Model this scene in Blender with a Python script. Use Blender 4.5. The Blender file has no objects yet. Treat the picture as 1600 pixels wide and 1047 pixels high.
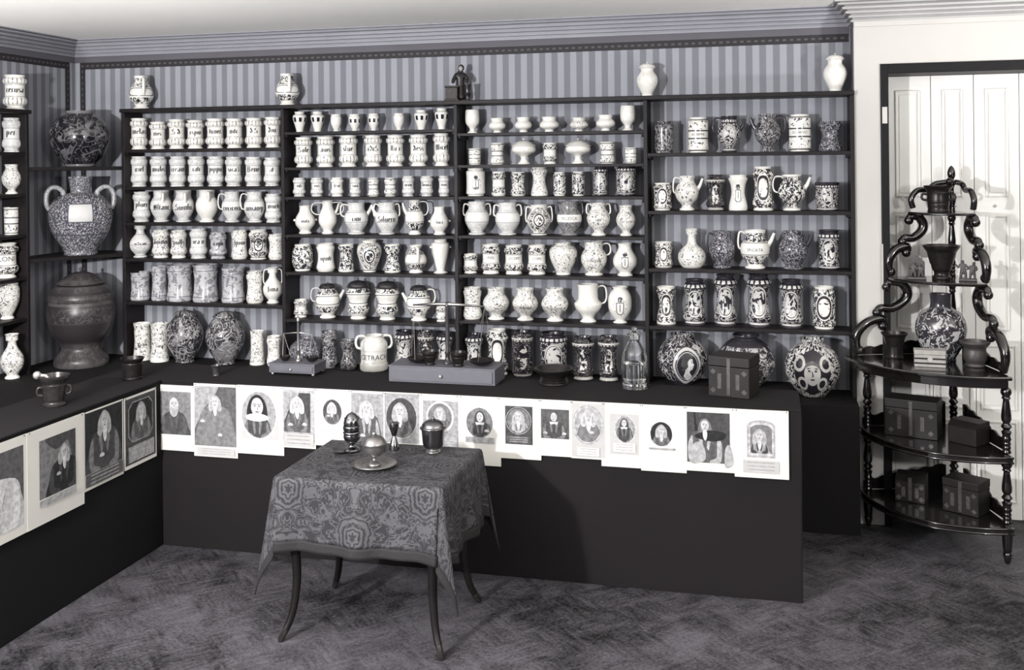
import bpy, bmesh, math, random
from mathutils import Vector
random.seed(7)
PI = math.pi
scene = bpy.context.scene
COL = scene.collection

# ------------------------------------------------------------------ camera
F, CX, CY, RO, YAW, H = 1587.0, 800.0, 255.5, 0.0095, math.radians(14.0), 2.0
fw = (-math.sin(YAW), math.cos(YAW)); rt = (math.cos(YAW), math.sin(YAW))
cam_d = bpy.data.cameras.new('camera'); cam = bpy.data.objects.new('camera', cam_d); COL.objects.link(cam)
cam_d.sensor_width = 36.0; cam_d.lens = 36.0*F/1600.0
cam_d.shift_y = -(523.5-CY)/1600.0
cam_d.clip_start = 0.05
cam.location = (0, 0, H)
from mathutils import Matrix
cam.matrix_world = Matrix.Translation((0, 0, H)) @ Matrix.Rotation(YAW, 4, 'Z') @ Matrix.Rotation(PI/2, 4, 'X') @ Matrix.Rotation(-RO, 4, 'Z')
scene.camera = cam

# ------------------------------------------------------------------ light
world = bpy.data.worlds.new('world'); scene.world = world; world.use_nodes = True
bg = world.node_tree.nodes['Background']; bg.inputs['Color'].default_value = (0.80, 0.84, 1.0, 1); bg.inputs['Strength'].default_value = 0.025
def lamp(name, loc, power, radius, col=(1, 1, 1)):
    d = bpy.data.lights.new(name, 'POINT'); d.energy = power; d.shadow_soft_size = radius; d.color = col
    o = bpy.data.objects.new(name, d); o.location = loc; COL.objects.link(o); return o
lamp('key_lamp', (-2.75, 0.45, 2.0), 930, 0.08, (0.99, 0.985, 1.0))
lamp('second_lamp', (2.6, 0.45, 2.05), 250, 0.10, (1.0, 0.99, 0.985))
def ceiling_fill(name, loc, power):     # added fill spots, unseen, put in only to brighten the ceiling
    d = bpy.data.lights.new(name, 'SPOT'); d.energy = power; d.spot_size = math.radians(150); d.spot_blend = .35; d.shadow_soft_size = .12; d.color = (1, .99, .975)
    o = bpy.data.objects.new(name, d); o.location = loc; o.rotation_euler = (PI, 0, 0); COL.objects.link(o)
ceiling_fill('ceiling_fill', (3.1, 2.9, .8), 780)
ceiling_fill('ceiling_fill', (-4.0, 1.2, .9), 820)
vs = scene.view_settings
vs.view_transform = 'Standard'; vs.look = 'None'; vs.gamma = 1.0; vs.exposure = 0.0; vs.use_curve_mapping = False

# ------------------------------------------------------------------ pixel helpers (real points on real planes)
def ray(px, py):
    dx = (px-CX)/F; dy = (py-CY)/F
    b = -(dy+RO*dx)/(1+RO*RO); a = dx+RO*b
    return (fw[0]+a*rt[0], fw[1]+a*rt[1], b)
def atY(px, py, Y): d = ray(px, py); t = Y/d[1]; return Vector((d[0]*t, Y, H+d[2]*t))
def atX(px, py, X): d = ray(px, py); t = X/d[0]; return Vector((X, d[1]*t, H+d[2]*t))
def atZ(px, py, Z): d = ray(px, py); t = (Z-H)/d[2]; return Vector((d[0]*t, d[1]*t, Z))
def depth(x, y): return x*fw[0]+y*fw[1]

# ------------------------------------------------------------------ mesh helpers
class MB:
    def __init__(s): s.v = []; s.f = []; s.uv = {}
    def add(s, vs_, fs):
        o = len(s.v); s.v += [tuple(v) for v in vs_]; s.f += [tuple(i+o for i in f) for f in fs]; return s
    def box(s, x0, x1, y0, y1, z0, z1):
        return s.add([(x0,y0,z0),(x1,y0,z0),(x1,y1,z0),(x0,y1,z0),(x0,y0,z1),(x1,y0,z1),(x1,y1,z1),(x0,y1,z1)],
                     [(0,3,2,1),(4,5,6,7),(0,1,5,4),(1,2,6,5),(2,3,7,6),(3,0,4,7)])
    def prism(s, poly, axis, a0, a1):
        """extrude a 2D polygon along an axis ('x','y','z')"""
        n = len(poly)
        def p(q, a):
            return {'z': (q[0], q[1], a), 'y': (q[0], a, q[1]), 'x': (a, q[0], q[1])}[axis]
        vs_ = [p(q, a0) for q in poly]+[p(q, a1) for q in poly]
        fs = [tuple(range(n))[::-1], tuple(range(n, 2*n))]+[(i, (i+1) % n, n+(i+1) % n, n+i) for i in range(n)]
        return s.add(vs_, fs)
    def tube(s, pts, rad, seg=8, flat=1.0):
        pts = [Vector(p) for p in pts]; n = len(pts)
        if not isinstance(rad, (list, tuple)): rad = [rad]*n
        vs_ = []; fs = []
        t0 = (pts[1]-pts[0]).normalized()
        up = Vector((0, 0, 1)) if abs(t0.z) < .9 else Vector((0, 1, 0))
        nrm = t0.cross(up).normalized()
        for i in range(n):
            t = (pts[min(i+1, n-1)]-pts[max(i-1, 0)]).normalized()
            nrm = (nrm-t*nrm.dot(t)).normalized(); b = t.cross(nrm)
            for k in range(seg):
                a = 2*PI*k/seg
                vs_.append(pts[i]+nrm*(math.cos(a)*rad[i]*flat)+b*(math.sin(a)*rad[i]))
        for i in range(n-1):
            for k in range(seg):
                fs.append((i*seg+k, i*seg+(k+1) % seg, (i+1)*seg+(k+1) % seg, (i+1)*seg+k))
        fs.append(tuple(range(seg))[::-1]); fs.append(tuple(range((n-1)*seg, n*seg)))
        return s.add(vs_, fs)
    def ball(s, c, r, seg=10, rings=6, sz=1.0):
        prof = [(math.sin(PI*i/rings)*r, -math.cos(PI*i/rings)*r*sz) for i in range(rings+1)]
        return s.lathe(prof, seg, c)
    def lathe(s, prof, seg=24, c=(0, 0, 0), mod=None, uv=None):
        """prof: list of (radius, z); uv: (rmax, height) to write the decoration coordinates"""
        o = len(s.v); rows = []
        for (r, z) in prof:
            if r < 1e-5: s.v.append((c[0], c[1], c[2]+z)); rows.append([len(s.v)-1]); continue
            row = []
            for k in range(seg):
                a = 2*PI*k/seg       # a=0 is the back (+y); front is a=pi
                rr = r if mod is None else r*mod(a, z)
                s.v.append((c[0]-rr*math.sin(a), c[1]+rr*math.cos(a), c[2]+z)); row.append(len(s.v)-1)
            rows.append(row)
        for j in range(len(rows)-1):
            A, B = rows[j], rows[j+1]
            zA, zB = prof[j][1], prof[j+1][1]
            for k in range(seg):
                k2 = (k+1) % seg
                if len(A) == 1 and len(B) == 1: continue
                if len(A) == 1: f = (A[0], B[k2], B[k]); zz = (zA, zB, zB); aa = (k+.5, k+1, k)
                elif len(B) == 1: f = (A[k], A[k2], B[0]); zz = (zA, zA, zB); aa = (k, k+1, k+.5)
                else: f = (A[k], A[k2], B[k2], B[k]); zz = (zA, zA, zB, zB); aa = (k, k+1, k+1, k)
                s.f.append(f)
                if uv: s.uv[len(s.f)-1] = [((2*PI*q/seg-PI)*uv[0]/uv[1], z/uv[1]) for q, z in zip(aa, zz)]
        return s
    def mesh(s, name, smooth=True, sharp=None):
        me = bpy.data.meshes.new(name); me.from_pydata(s.v, [], s.f)
        if s.uv:
            ul = me.uv_layers.new(name='UVMap')
            for p in me.polygons:
                c = s.uv.get(p.index)
                if c:
                    for li, q in zip(p.loop_indices, c): ul.data[li].uv = q
        if smooth:
            me.polygons.foreach_set('use_smooth', [True]*len(me.polygons))
            if sharp: me.set_sharp_from_angle(angle=math.radians(sharp))
        me.update(); return me

def obj(name, mb, mat, parent=None, smooth=False, sharp=40, loc=(0, 0, 0), rz=0.0, bev=0):
    me = mb.mesh(name, smooth, sharp) if isinstance(mb, MB) else mb
    o = bpy.data.objects.new(name, me); COL.objects.link(o)
    if mat: me.materials.clear(); me.materials.append(M[mat] if isinstance(mat, str) else mat)
    o.location = loc; o.rotation_euler = (0, 0, rz); o.parent = parent
    if bev:
        m = o.modifiers.new('bevel', 'BEVEL'); m.width = bev; m.segments = 2; m.limit_method = 'ANGLE'
    return o
def tag(o, label, cat, group=None):
    o['label'] = label; o['category'] = cat
    if group: o['group'] = group
    return o
def thing(name, label, cat, loc=(0, 0, 0), rz=0.0, group=None):
    o = bpy.data.objects.new(name, None); COL.objects.link(o); o.location = loc; o.rotation_euler = (0, 0, rz)
    o.empty_display_size = .05
    return tag(o, label, cat, group)
def struct(name, mb, mat, parent=None, **k):
    o = obj(name, mb, mat, parent, **k)
    if parent is None: o['kind'] = 'structure'
    return o
def catmull(pts, n=4):
    out = []
    P = [pts[0]]+list(pts)+[pts[-1]]
    for i in range(1, len(P)-2):
        for k in range(n):
            t = k/n; a, b, c, d = P[i-1], P[i], P[i+1], P[i+2]
            out.append(tuple(.5*((2*b[j])+(-a[j]+c[j])*t+(2*a[j]-5*b[j]+4*c[j]-d[j])*t*t+(-a[j]+3*b[j]-3*c[j]+d[j])*t**3) for j in range(len(b))))
    out.append(tuple(pts[-1])); return out

# ------------------------------------------------------------------ material helpers
M = {}
class X:
    """tiny expression wrapper round shader sockets"""
    def __init__(s, nt, sock): s.nt = nt; s.s = sock
    def op(s, o, b=None, c=None, clamp=False):
        n = s.nt.nodes.new('ShaderNodeMath'); n.operation = o; n.use_clamp = clamp
        for i, q in enumerate((s, b, c)):
            if q is None: continue
            if isinstance(q, X): s.nt.links.new(q.s, n.inputs[i])
            else: n.inputs[i].default_value = q
        return X(s.nt, n.outputs[0])
    def __add__(s, b): return s.op('ADD', b)
    def __sub__(s, b): return s.op('SUBTRACT', b)
    def __mul__(s, b): return s.op('MULTIPLY', b)
    def __truediv__(s, b): return s.op('DIVIDE', b)
    def abs(s): return s.op('ABSOLUTE')
    def frac(s): return s.op('FRACT')
    def sin(s): return s.op('SINE')
    def mx(s, b): return s.op('MAXIMUM', b)
    def mn(s, b): return s.op('MINIMUM', b)
    def inv(s): return (s*-1.0)+1.0
    def gt(s, t, soft=.02): return ((s-t)/soft).op('ADD', .5, clamp=True)
    def lt(s, t, soft=.02): return s.gt(t, soft).inv()
    def near(s, t, w, soft=.012): return (s-t).abs().lt(w, soft)
    def rng(s, a, b, soft=.01): return s.gt(a, soft)*s.lt(b, soft)
def newmat(name):
    m = bpy.data.materials.new(name); m.use_nodes = True; M[name] = m
    return m, m.node_tree, m.node_tree.nodes['Principled BSDF']
def combine(nt, *xyz):
    n = nt.nodes.new('ShaderNodeCombineXYZ')
    for i, q in enumerate(xyz):
        if isinstance(q, X): nt.links.new(q.s, n.inputs[i])
        else: n.inputs[i].default_value = q
    return n.outputs[0]
def noise(nt, vec, scale, detail=2.0, dist=0.0, rough=.5):
    n = nt.nodes.new('ShaderNodeTexNoise'); n.inputs['Scale'].default_value = scale; n.inputs['Detail'].default_value = detail
    n.inputs['Distortion'].default_value = dist; n.inputs['Roughness'].default_value = rough
    nt.links.new(vec, n.inputs['Vector']); return X(nt, n.outputs[0])
def vor(nt, vec, scale, feat='F1'):
    n = nt.nodes.new('ShaderNodeTexVoronoi'); n.feature = feat; n.inputs['Scale'].default_value = scale
    nt.links.new(vec, n.inputs['Vector']); return X(nt, n.outputs[0])
def mix(nt, fac, a, b):
    n = nt.nodes.new('ShaderNodeMix'); n.data_type = 'RGBA'
    for i, q in ((0, fac), (6, a), (7, b)):
        if isinstance(q, X): nt.links.new(q.s, n.inputs[i])
        elif hasattr(q, 'is_output'): nt.links.new(q, n.inputs[i])
        elif isinstance(q, tuple): n.inputs[i].default_value = (*q, 1) if len(q) == 3 else q
        else: n.inputs[i].default_value = q
    return n.outputs[2]
def coords(nt, which='Object'):
    tc = nt.nodes.new('ShaderNodeTexCoord'); sx = nt.nodes.new('ShaderNodeSeparateXYZ')
    nt.links.new(tc.outputs[which], sx.inputs[0])
    return tc.outputs[which], X(nt, sx.outputs[0]), X(nt, sx.outputs[1]), X(nt, sx.outputs[2])
def bump(nt, b, h, strength=.3, dist=.002):
    n = nt.nodes.new('ShaderNodeBump'); n.inputs['Strength'].default_value = strength; n.inputs['Distance'].default_value = dist
    nt.links.new(h.s, n.inputs['Height']); nt.links.new(n.outputs[0], b.inputs['Normal'])
def simple(name, c, rough=.5, metal=0.0, var=.25, scale=14.0, spec=.5, bmp=0.0, c2=None, coat=0.0):
    m, nt, b = newmat(name)
    vec, *_ = coords(nt)
    f = noise(nt, vec, scale, 4.0)
    d = c2 if c2 else tuple(q*(1-var) for q in c)
    col = mix(nt, f.gt(.5, .5), d, c)
    nt.links.new(col, b.inputs['Base Color'])
    b.inputs['Roughness'].default_value = rough; b.inputs['Metallic'].default_value = metal
    b.inputs['Specular IOR Level'].default_value = spec; b.inputs['Coat Weight'].default_value = coat
    if bmp: bump(nt, b, f, bmp, .003)
    return m
def gray(v, warm=0.0): return (v*(1+warm), v*(1+warm*.25), v*(1-warm))

# tones: faint violet in the greys, cream in the whites
simple('ceiling_paint', (.88, .865, .83), .9, var=.05, scale=2.0)
simple('white_paint', (.50, .483, .455), .55, var=.06, scale=3.0)
simple('door_paint', (.80, .785, .75), .42, var=.07, scale=4.0)
simple('cornice_paint', (.29, .288, .32), .45, var=.12, scale=5.0)
simple('cornice_pale', (.40, .39, .385), .5, var=.12, scale=5.0)
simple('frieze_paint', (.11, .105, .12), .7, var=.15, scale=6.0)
simple('black_paint', (.006, .0055, .006), .5, spec=.2, var=.3)
simple('shelf_wood', (.014, .011, .012), .5, spec=.22, var=.45, scale=22.0, bmp=.1)
simple('ebonised', (.008, .006, .006), .16, var=.3, spec=.6, coat=.5)
simple('leg_wood', (.008, .0065, .0065), .4, spec=.3, var=.3)
simple('bronze_dark', (.036, .031, .031), .32, metal=.65, var=.5, scale=40.0, bmp=.15)
simple('bronze', (.075, .068, .067), .30, metal=.7, var=.5, scale=40.0, bmp=.15)
simple('pewter', (.34, .325, .32), .30, metal=.9, var=.35, scale=30.0)
simple('silver', (.24, .235, .24), .2, metal=1.0, var=.25, scale=20.0)
simple('brass_pale', (.55, .53, .50), .3, metal=.6, var=.2)
simple('chest_wood', (.014, .0108, .0108), .5, spec=.3, var=.5, scale=25.0, bmp=.15)
simple('chest_mount', (.10, .092, .09), .4, metal=.4, var=.5, scale=60.0)
simple('box_wood', (.10, .098, .115), .5, var=.15, scale=20.0)
simple('box_ivory', (.36, .34, .32), .45, var=.3, scale=30.0)
simple('clay_figure', (.085, .078, .076), .6, var=.5, scale=50.0, bmp=.3)
simple('clay_relief', (.05, .043, .042), .45, var=.4, scale=60.0, bmp=.6)
simple('statue_dark', (.022, .018, .019), .4, var=.5, scale=50.0)
simple('statue_face', (.40, .37, .35), .5, var=.2)
simple('paper', (.60, .582, .54), .8, var=.05, scale=12.0)
simple('paper_grey', (.43, .42, .41), .8, var=.1, scale=30.0)
simple('ink_black', (.012, .011, .013), .5, var=.2)
simple('lid_metal', (.09, .085, .09), .28, metal=.5, var=.5, scale=30.0)
simple('interior_dark', (.03, .026, .026), .7, var=.3)
simple('hinge_metal', (.55, .53, .50), .4, metal=.4, var=.2)
simple('pin_metal', (.05, .05, .05), .4, metal=.5, var=.2)
def cloth_mat(name, c, c2):
    m, nt, b = newmat(name)
    vec, x, y, z = coords(nt)
    f = noise(nt, vec, 2.2, 3.0, .3)
    w = noise(nt, vec, 260.0, 1.0)
    nt.links.new(mix(nt, f.gt(.5, .6), c2, c), b.inputs['Base Color'])
    b.inputs['Roughness'].default_value = .85; b.inputs['Specular IOR Level'].default_value = .25
    bump(nt, b, w, .25, .001)
cloth_mat('bench_cloth', (.0080, .0060, .0068), (.0056, .0044, .0049))
cloth_mat('side_cloth', (.0030, .0027, .0028), (.0022, .0020, .0021))
cloth_mat('plinth_cloth', (.0050, .0040, .0043), (.0038, .0031, .0033))

def wallpaper():
    m, nt, b = newmat('wallpaper')
    vec, x, y, z = coords(nt)
    s = (x+y)*(1/.0772)           # walls run along x or along y, the other coordinate is constant
    st = s.frac().rng(.02, .52, .05)
    thin = ((s*2.0).frac()).near(.5, .03, .04)*.15
    gr = noise(nt, vec, 380.0, 2.0)
    lo = mix(nt, gr, (.165, .167, .188), (.222, .225, .248))
    hi = mix(nt, gr, (.275, .282, .312), (.370, .379, .413))
    nt.links.new(mix(nt, st, lo, hi), b.inputs['Base Color'])
    b.inputs['Roughness'].default_value = .8; b.inputs['Specular IOR Level'].default_value = .2
wallpaper()
def border_mat():
    m, nt, b = newmat('border_paper')
    vec, x, y, z = coords(nt, 'UV')
    da = (x*(1/.040)).frac().rng(.25, .75, .1)*y.near(.5, .12, .06)
    ed = y.near(.04, .04, .02).mx(y.near(.96, .04, .02))
    c = mix(nt, da, (.018, .015, .018), (.085, .078, .08))
    nt.links.new(mix(nt, ed, c, (.008, .007, .008)), b.inputs['Base Color']); b.inputs['Roughness'].default_value = .7
border_mat()
def floor_mat():
    m, nt, b = newmat('floor_carpet')
    vec, x, y, z = coords(nt)
    big = noise(nt, vec, 1.6, 4.0, .6)
    mid = noise(nt, vec, 7.0, 5.0, .8)
    d1 = (x*.70+y*.71); d2 = (x*.71-y*.70)
    v2 = combine(nt, d1*3.0, d2*22.0, 0.0); str1 = noise(nt, v2, 2.0, 3.0, .4)
    v3 = combine(nt, d1*22.0, d2*3.0, 0.0); str2 = noise(nt, v3, 2.0, 3.0, .4)
    chk = ((d1*2.2).frac().gt(.5)-(d2*2.2).frac().gt(.5)).abs()
    st = chk*str1+chk.inv()*str2
    fine = noise(nt, vec, 75.0, 4.0, 0.6)
    f = big*.46+mid*.34+st*.30+fine*.40
    col = mix(nt, f.gt(.765, .31), (.0042, .0036, .0043), (.098, .093, .104))
    nt.links.new(col, b.inputs['Base Color']); b.inputs['Roughness'].default_value = .6
    b.inputs['Specular IOR Level'].default_value = .35
    bump(nt, b, mid+fine, .25, .004)
floor_mat()
def damask():
    m, nt, b = newmat('damask')
    vec, x, y, z = coords(nt, 'UV')
    px = ((x*(1/.30)+.5).frac()-.5).abs()*.30
    row = (x*(1/.30)+.5).op('FLOOR')
    py = ((y+row*.17)*(1/.34)).frac()*.34
    dx = px/.075; dy = (py-.17)/.085
    wob = noise(nt, combine(nt, px, py, 2.0), 30.0, 2.0, .5)
    rad = (dx*dx+dy*dy).op('SQRT')+(wob-.5)*.45
    ang = dx.op('ARCTAN2', dy)
    petal = rad-(ang*6.0).op('COSINE')*.05
    flower = petal.near(.93, .05, .05).mx(petal.near(.66, .08, .04)*wob.gt(.44, .1)).mx(petal.near(.40, .05, .04)).mx(petal.lt(.16, .05))
    vv = combine(nt, px, py, row*3.1)
    n1 = noise(nt, vv, 15.0, 1.0, 2.0)
    leaf = n1.near(.5, .035, .02).mx(n1.gt(.585, .02))
    dots = vor(nt, vv, 60.0).lt(.30, .08)*n1.lt(.46, .03)
    pat = flower.mx(leaf*rad.gt(1.05, .05)).mx(dots*rad.gt(1.05, .05)*.8)
    weave = noise(nt, vec, 420.0, 1.0)
    lo = mix(nt, weave, (.014, .013, .015), (.023, .022, .0245))
    hi = mix(nt, weave, (.048, .0465, .050), (.074, .072, .077))
    nt.links.new(mix(nt, pat.inv(), lo, hi), b.inputs['Base Color'])
    nt.links.new((pat*.15+.58).s, b.inputs['Roughness'])
    b.inputs['Specular IOR Level'].default_value = .3
    bump(nt, b, pat+weave*.4, .2, .001)
damask()
simple('glaze_mottled', (.50, .49, .49), .25, scale=120.0, c2=(.10, .10, .12))
simple('fringe', (.011, .0095, .010), .8, var=.4, scale=90.0, bmp=.4)
def glass():
    m, nt, b = newmat('glass')
    vec, *_ = coords(nt); f = noise(nt, vec, 20.0)
    nt.links.new(mix(nt, f, (.95, .96, .97), (.98, .98, .98)), b.inputs['Base Color'])
    b.inputs['Transmission Weight'].default_value = 1.0; b.inputs['Roughness'].default_value = .03; b.inputs['IOR'].default_value = 1.45
glass()

def tone(name, v, hatch=True):
    m, nt, b = newmat(name)
    vec, x, y, z = coords(nt)
    n = noise(nt, vec, 45.0, 4.0, .5); fine = noise(nt, vec, 420.0, 2.0)
    f = n*.7+fine*.3
    nt.links.new(mix(nt, f.gt(.5, .35), tuple(q*.62 for q in v), tuple(min(1, q*1.35) for q in v)), b.inputs['Base Color'])
    b.inputs['Roughness'].default_value = .8; b.inputs['Specular IOR Level'].default_value = .2
for nm, g in (('print_black', .022), ('print_dark', .055), ('print_coat', .085), ('print_mid', .16), ('print_soft', .28), ('print_light', .34), ('print_face', .45), ('print_white', .55)):
    tone(nm, (g*1.0, g*.985, g*1.0))
# ---- ceramics: decoration written in (around, up) units of the pot's own height
WH = (.82, .80, .75)
def ceramic(name, ground, ink, fn, rough=.2, ground2=None):
    m, nt, b = newmat(name)
    uvn, u, v, _ = coords(nt, 'UV')
    oi = nt.nodes.new('ShaderNodeObjectInfo'); rnd = X(nt, oi.outputs['Random'])
    vec = combine(nt, u, v, rnd*41.0)
    mask = fn(nt, u, v, vec, rnd)
    blot = noise(nt, vec, 5.0, 3.0)
    g = mix(nt, blot.gt(.5, .6), ground2 or tuple(q*.90 for q in ground), ground)
    nt.links.new(mix(nt, mask, g, ink), b.inputs['Base Color'])
    b.inputs['Roughness'].default_value = rough; b.inputs['Specular IOR Level'].default_value = .45
def curls(nt, vec, sc, w=.035, dist=1.2, lo=.5):
    n = noise(nt, vec, sc, 1.0, dist); return n.near(lo, w, .02)
def blobs(nt, vec, sc, t=.6, dist=.8):
    return noise(nt, vec, sc, 1.5, dist).gt(t, .02)
def dots(nt, vec, sc, r=.25): return vor(nt, vec, sc).lt(r, .06)
def ell(u, v, u0, v0, ru, rv):
    a = (u-u0)/ru; c = (v-v0)/rv; return (a*a+c*c).op('SQRT')
ceramic('cer_plain', WH, (.45, .44, .44), lambda nt, u, v, w, r: blobs(nt, w, 14.0, .68)*.5)
ceramic('cer_gad', WH, (.10, .10, .12), lambda nt, u, v, w, r: (
    ((u*8.4).frac().near(.5, .12, .06)*v.rng(.14, .35).mx(v.rng(.76, .92))).mx(v.near(.385, .008, .012)).mx(v.near(.725, .008, .012)))*noise(nt, w, 9.0).gt(.42, .3))
ceramic('cer_smooth', (.76, .75, .72), (.22, .22, .25), lambda nt, u, v, w, r: (
    (curls(nt, w, 12.0, .05)*.6*(v.lt(.36).mx(v.gt(.72)))).mx(v.near(.39, .010, .012)).mx(v.near(.70, .010, .012)).mx(v.near(.06, .01, .01)))*.75)
ceramic('cer_sprig', WH, (.06, .06, .075), lambda nt, u, v, w, r: (
    (curls(nt, w, 7.0, .022)*.8).mx(blobs(nt, w, 15.0, .64)))*v.gt(.08))
ceramic('cer_floral', WH, (.03, .03, .04), lambda nt, u, v, w, r: (
    curls(nt, w, 7.0, .05).mx(blobs(nt, w, 9.0, .56)).mx(dots(nt, w, 14.0, .2)))*v.rng(.07, .95))
ceramic('cer_floralend', WH, (.03, .03, .04), lambda nt, u, v, w, r: (
    (curls(nt, w, 9.0, .05).mx(blobs(nt, w, 11.0, .55)))*(v.rng(.12, .34).mx(v.rng(.70, .93)))).mx(v.near(.37, .008)).mx(v.near(.68, .008)))
ceramic('cer_cart', WH, (.03, .03, .04), lambda nt, u, v, w, r: (
    (curls(nt, w, 9.0, .045).mx(blobs(nt, w, 10.0, .57)))*(v.rng(.16, .34).mx(v.rng(.66, .93)))).mx(
    (((u*2.2).abs().op('POWER', 4.0)+((v-.51)/.115).abs().op('POWER', 4.0)).near(1.0, .28, .08))))
ceramic('cer_med', WH, (.03, .03, .04), lambda nt, u, v, w, r: (
    ell(u, v, 0, .50, .17, .20).near(1.0, .13, .05)).mx(
    ell(u, v, 0, .50, .13, .16).lt(.9)*blobs(nt, w, 11.0, .5)).mx(
    ell(u, v, 0, .50, .33, .33).near(1.0, .30, .1)*curls(nt, w, 12.0, .07)).mx(v.near(.06, .012)).mx(curls(nt, w, 9.0, .02)*.35))
ceramic('cer_crest', WH, (.05, .05, .06), lambda nt, u, v, w, r: (
    ((u.abs()-.10).abs().lt(.012, .01)*v.rng(.30, .58)).mx(v.near(.58, .012)*u.abs().lt(.10)).mx(
    ell(u, v, 0, .32, .10, .07).near(1.0, .14, .05)*v.lt(.33)).mx(ell(u, v, 0, .67, .09, .07).lt(1.0)*blobs(nt, w, 20.0, .42)).mx(
    u.near(0, .012)*v.rng(.34, .54)).mx(ell(u, v, 0, .45, .19, .22).near(1.0, .15, .05)*dots(nt, w, 22.0, .3))))
DK = (.028, .025, .032)
ceramic('cer_dark', (.030, .027, .033), (.40, .39, .39), lambda nt, u, v, w, r: (
    (curls(nt, w, 5.5, .030)*.9).mx(curls(nt, w, 10.0, .022, 1.8, .55)*.7).mx(blobs(nt, w, 11.0, .66)*.6).mx(blobs(nt, w, 3.0, .60)*.35)), .16)
ceramic('cer_deepdark', (.012, .011, .014), (.17, .165, .17), lambda nt, u, v, w, r: (
    (curls(nt, w, 3.2, .022)*.6).mx(curls(nt, w, 5.0, .018, 1.8, .55)*.8).mx(blobs(nt, w, 6.0, .58)*v.rng(.45, .80, .1)*.9)).mx(v.gt(.95)).mx(v.lt(.04)), .14)
ceramic('cer_darkmed', DK, (.56, .55, .53), lambda nt, u, v, w, r: (
    (ell(u, v, 0, .48, .20, .27).gt(1.12)*(curls(nt, w, 8.0, .05).mx(blobs(nt, w, 10.0, .62)))*v.rng(.10, .80)*.8)).mx(
    ell(u, v, 0, .48, .20, .27).near(1.03, .06, .03)).mx(ell(u, v, 0, .48, .19, .26).lt(.95)*blobs(nt, w, 9.0, .46)*.95).mx(v.near(.86, .03)*(u*9.0).frac().gt(.4)).mx(v.near(.07, .02)), .18)
ceramic('cer_whitemed', WH, (.04, .036, .042), lambda nt, u, v, w, r: (
    ell(u, v, 0, .52, .17, .25).near(1.0, .14, .05)).mx(ell(u, v, 0, .52, .17, .25).lt(.85)*blobs(nt, w, 9.0, .60)).mx(
    ell(u, v, 0, .52, .17, .25).gt(1.25)*(curls(nt, w, 9.0, .06).mx(blobs(nt, w, 12.0, .56)))*v.rng(.06, .95)))
ceramic('cer_darkfig', (.020, .018, .022), (.55, .53, .50), lambda nt, u, v, w, r: (
    (ell(u, v, 0, .45, .12, .27).lt(1.0)*blobs(nt, w, 9.0, .50)).mx(v.near(.84, .018)*(.85)).mx(v.near(.80, .012)*(u*12.0).frac().gt(.5)).mx(v.near(.05, .03)*.7).mx(curls(nt, w, 9.0, .02)*.45)), .14)
ceramic('cer_speck', (.20, .195, .22), (.035, .034, .042), lambda nt, u, v, w, r: (
    curls(nt, w, 13.0, .07).mx(blobs(nt, w, 20.0, .55))), .2, (.42, .41, .43))
ceramic('cer_arab', (.62, .61, .60), (.08, .08, .10), lambda nt, u, v, w, r: (
    curls(nt, w, 22.0, .08).mx(blobs(nt, w, 30.0, .57))*v.rng(.05, .97)).mx(v.near(.22, .01)))
ceramic('cer_armorial', (.60, .59, .58), (.06, .06, .08), lambda nt, u, v, w, r: (
    (curls(nt, w, 40.0, .10).mx(blobs(nt, w, 46.0, .55)))*((u.abs().gt(.145, .01)).mx(v.lt(.43, .01)).mx(v.gt(.66, .01)))).mx(v.near(.27, .008)).mx(
    (u.abs().near(.15, .008)*v.rng(.43, .66)).mx(u.abs().lt(.15)*(v.near(.66, .008).mx(v.near(.43, .008))))))
ceramic('cer_grey', (.55, .54, .54), (.10, .10, .12), lambda nt, u, v, w, r: (
    blobs(nt, w, 8.0, .55)*.7).mx(v.near(.84, .015)*.8).mx(v.near(.14, .015)*.8), .16, (.38, .37, .39))
ceramic('cer_label', WH, (.015, .014, .017), lambda nt, u, v, w, r: v.rng(.50, .72, .02)*((u*3.4+.25).frac().rng(.12, .62, .03)))
ceramic('cer_tin', WH, (.05, .05, .06), lambda nt, u, v, w, r: (
    v.near(.40, .02).mx(v.near(.62, .02)).mx(v.near(.06, .015)).mx(v.near(.93, .02)*.8)).mx(blobs(nt, w, 13.0, .60)*(v.rng(.10, .36).mx(v.rng(.66, .90)))))
ceramic('cer_bandjug', (.10, .098, .11), WH, lambda nt, u, v, w, r: v.rng(.40, .62, .02).mx(curls(nt, w, 24.0, .06)*.35), .2)
ceramic('cer_profile', DK, (.50, .49, .48), lambda nt, u, v, w, r: (
    ell(u, v, .10, .42, .27, .34).near(1.0, .09, .03)).mx(ell(u, v, .10, .42, .25, .32).near(.86, .02, .02)).mx(
    ell(u, v, .10, .42, .27, .34).gt(1.15)*(curls(nt, w, 6.5, .020).mx(curls(nt, w, 4.0, .018)))*v.gt(.1)), .16)
ceramic('cer_mask', DK, (.56, .55, .53), lambda nt, u, v, w, r: (
    ell(u, v, 0, .45, .14, .21).lt(1.0)).mx(
    ell(u.abs(), v, .24, .62, .09, .11).near(1.0, .25, .06)).mx(ell(u.abs(), v, .19, .27, .08, .10).near(1.0, .25, .06)).mx(
    ell(u, v, 0, .45, .30, .36).gt(1.1)*(curls(nt, w, 9.0, .06).mx(blobs(nt, w, 14.0, .60)))), .16)
ceramic('cer_trophy', (.30, .29, .30), (.03, .028, .033), lambda nt, u, v, w, r: (
    curls(nt, w, 9.0, .06).mx(blobs(nt, w, 9.0, .57)).mx(v.gt(.80))), .16, (.46, .45, .44))
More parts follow.
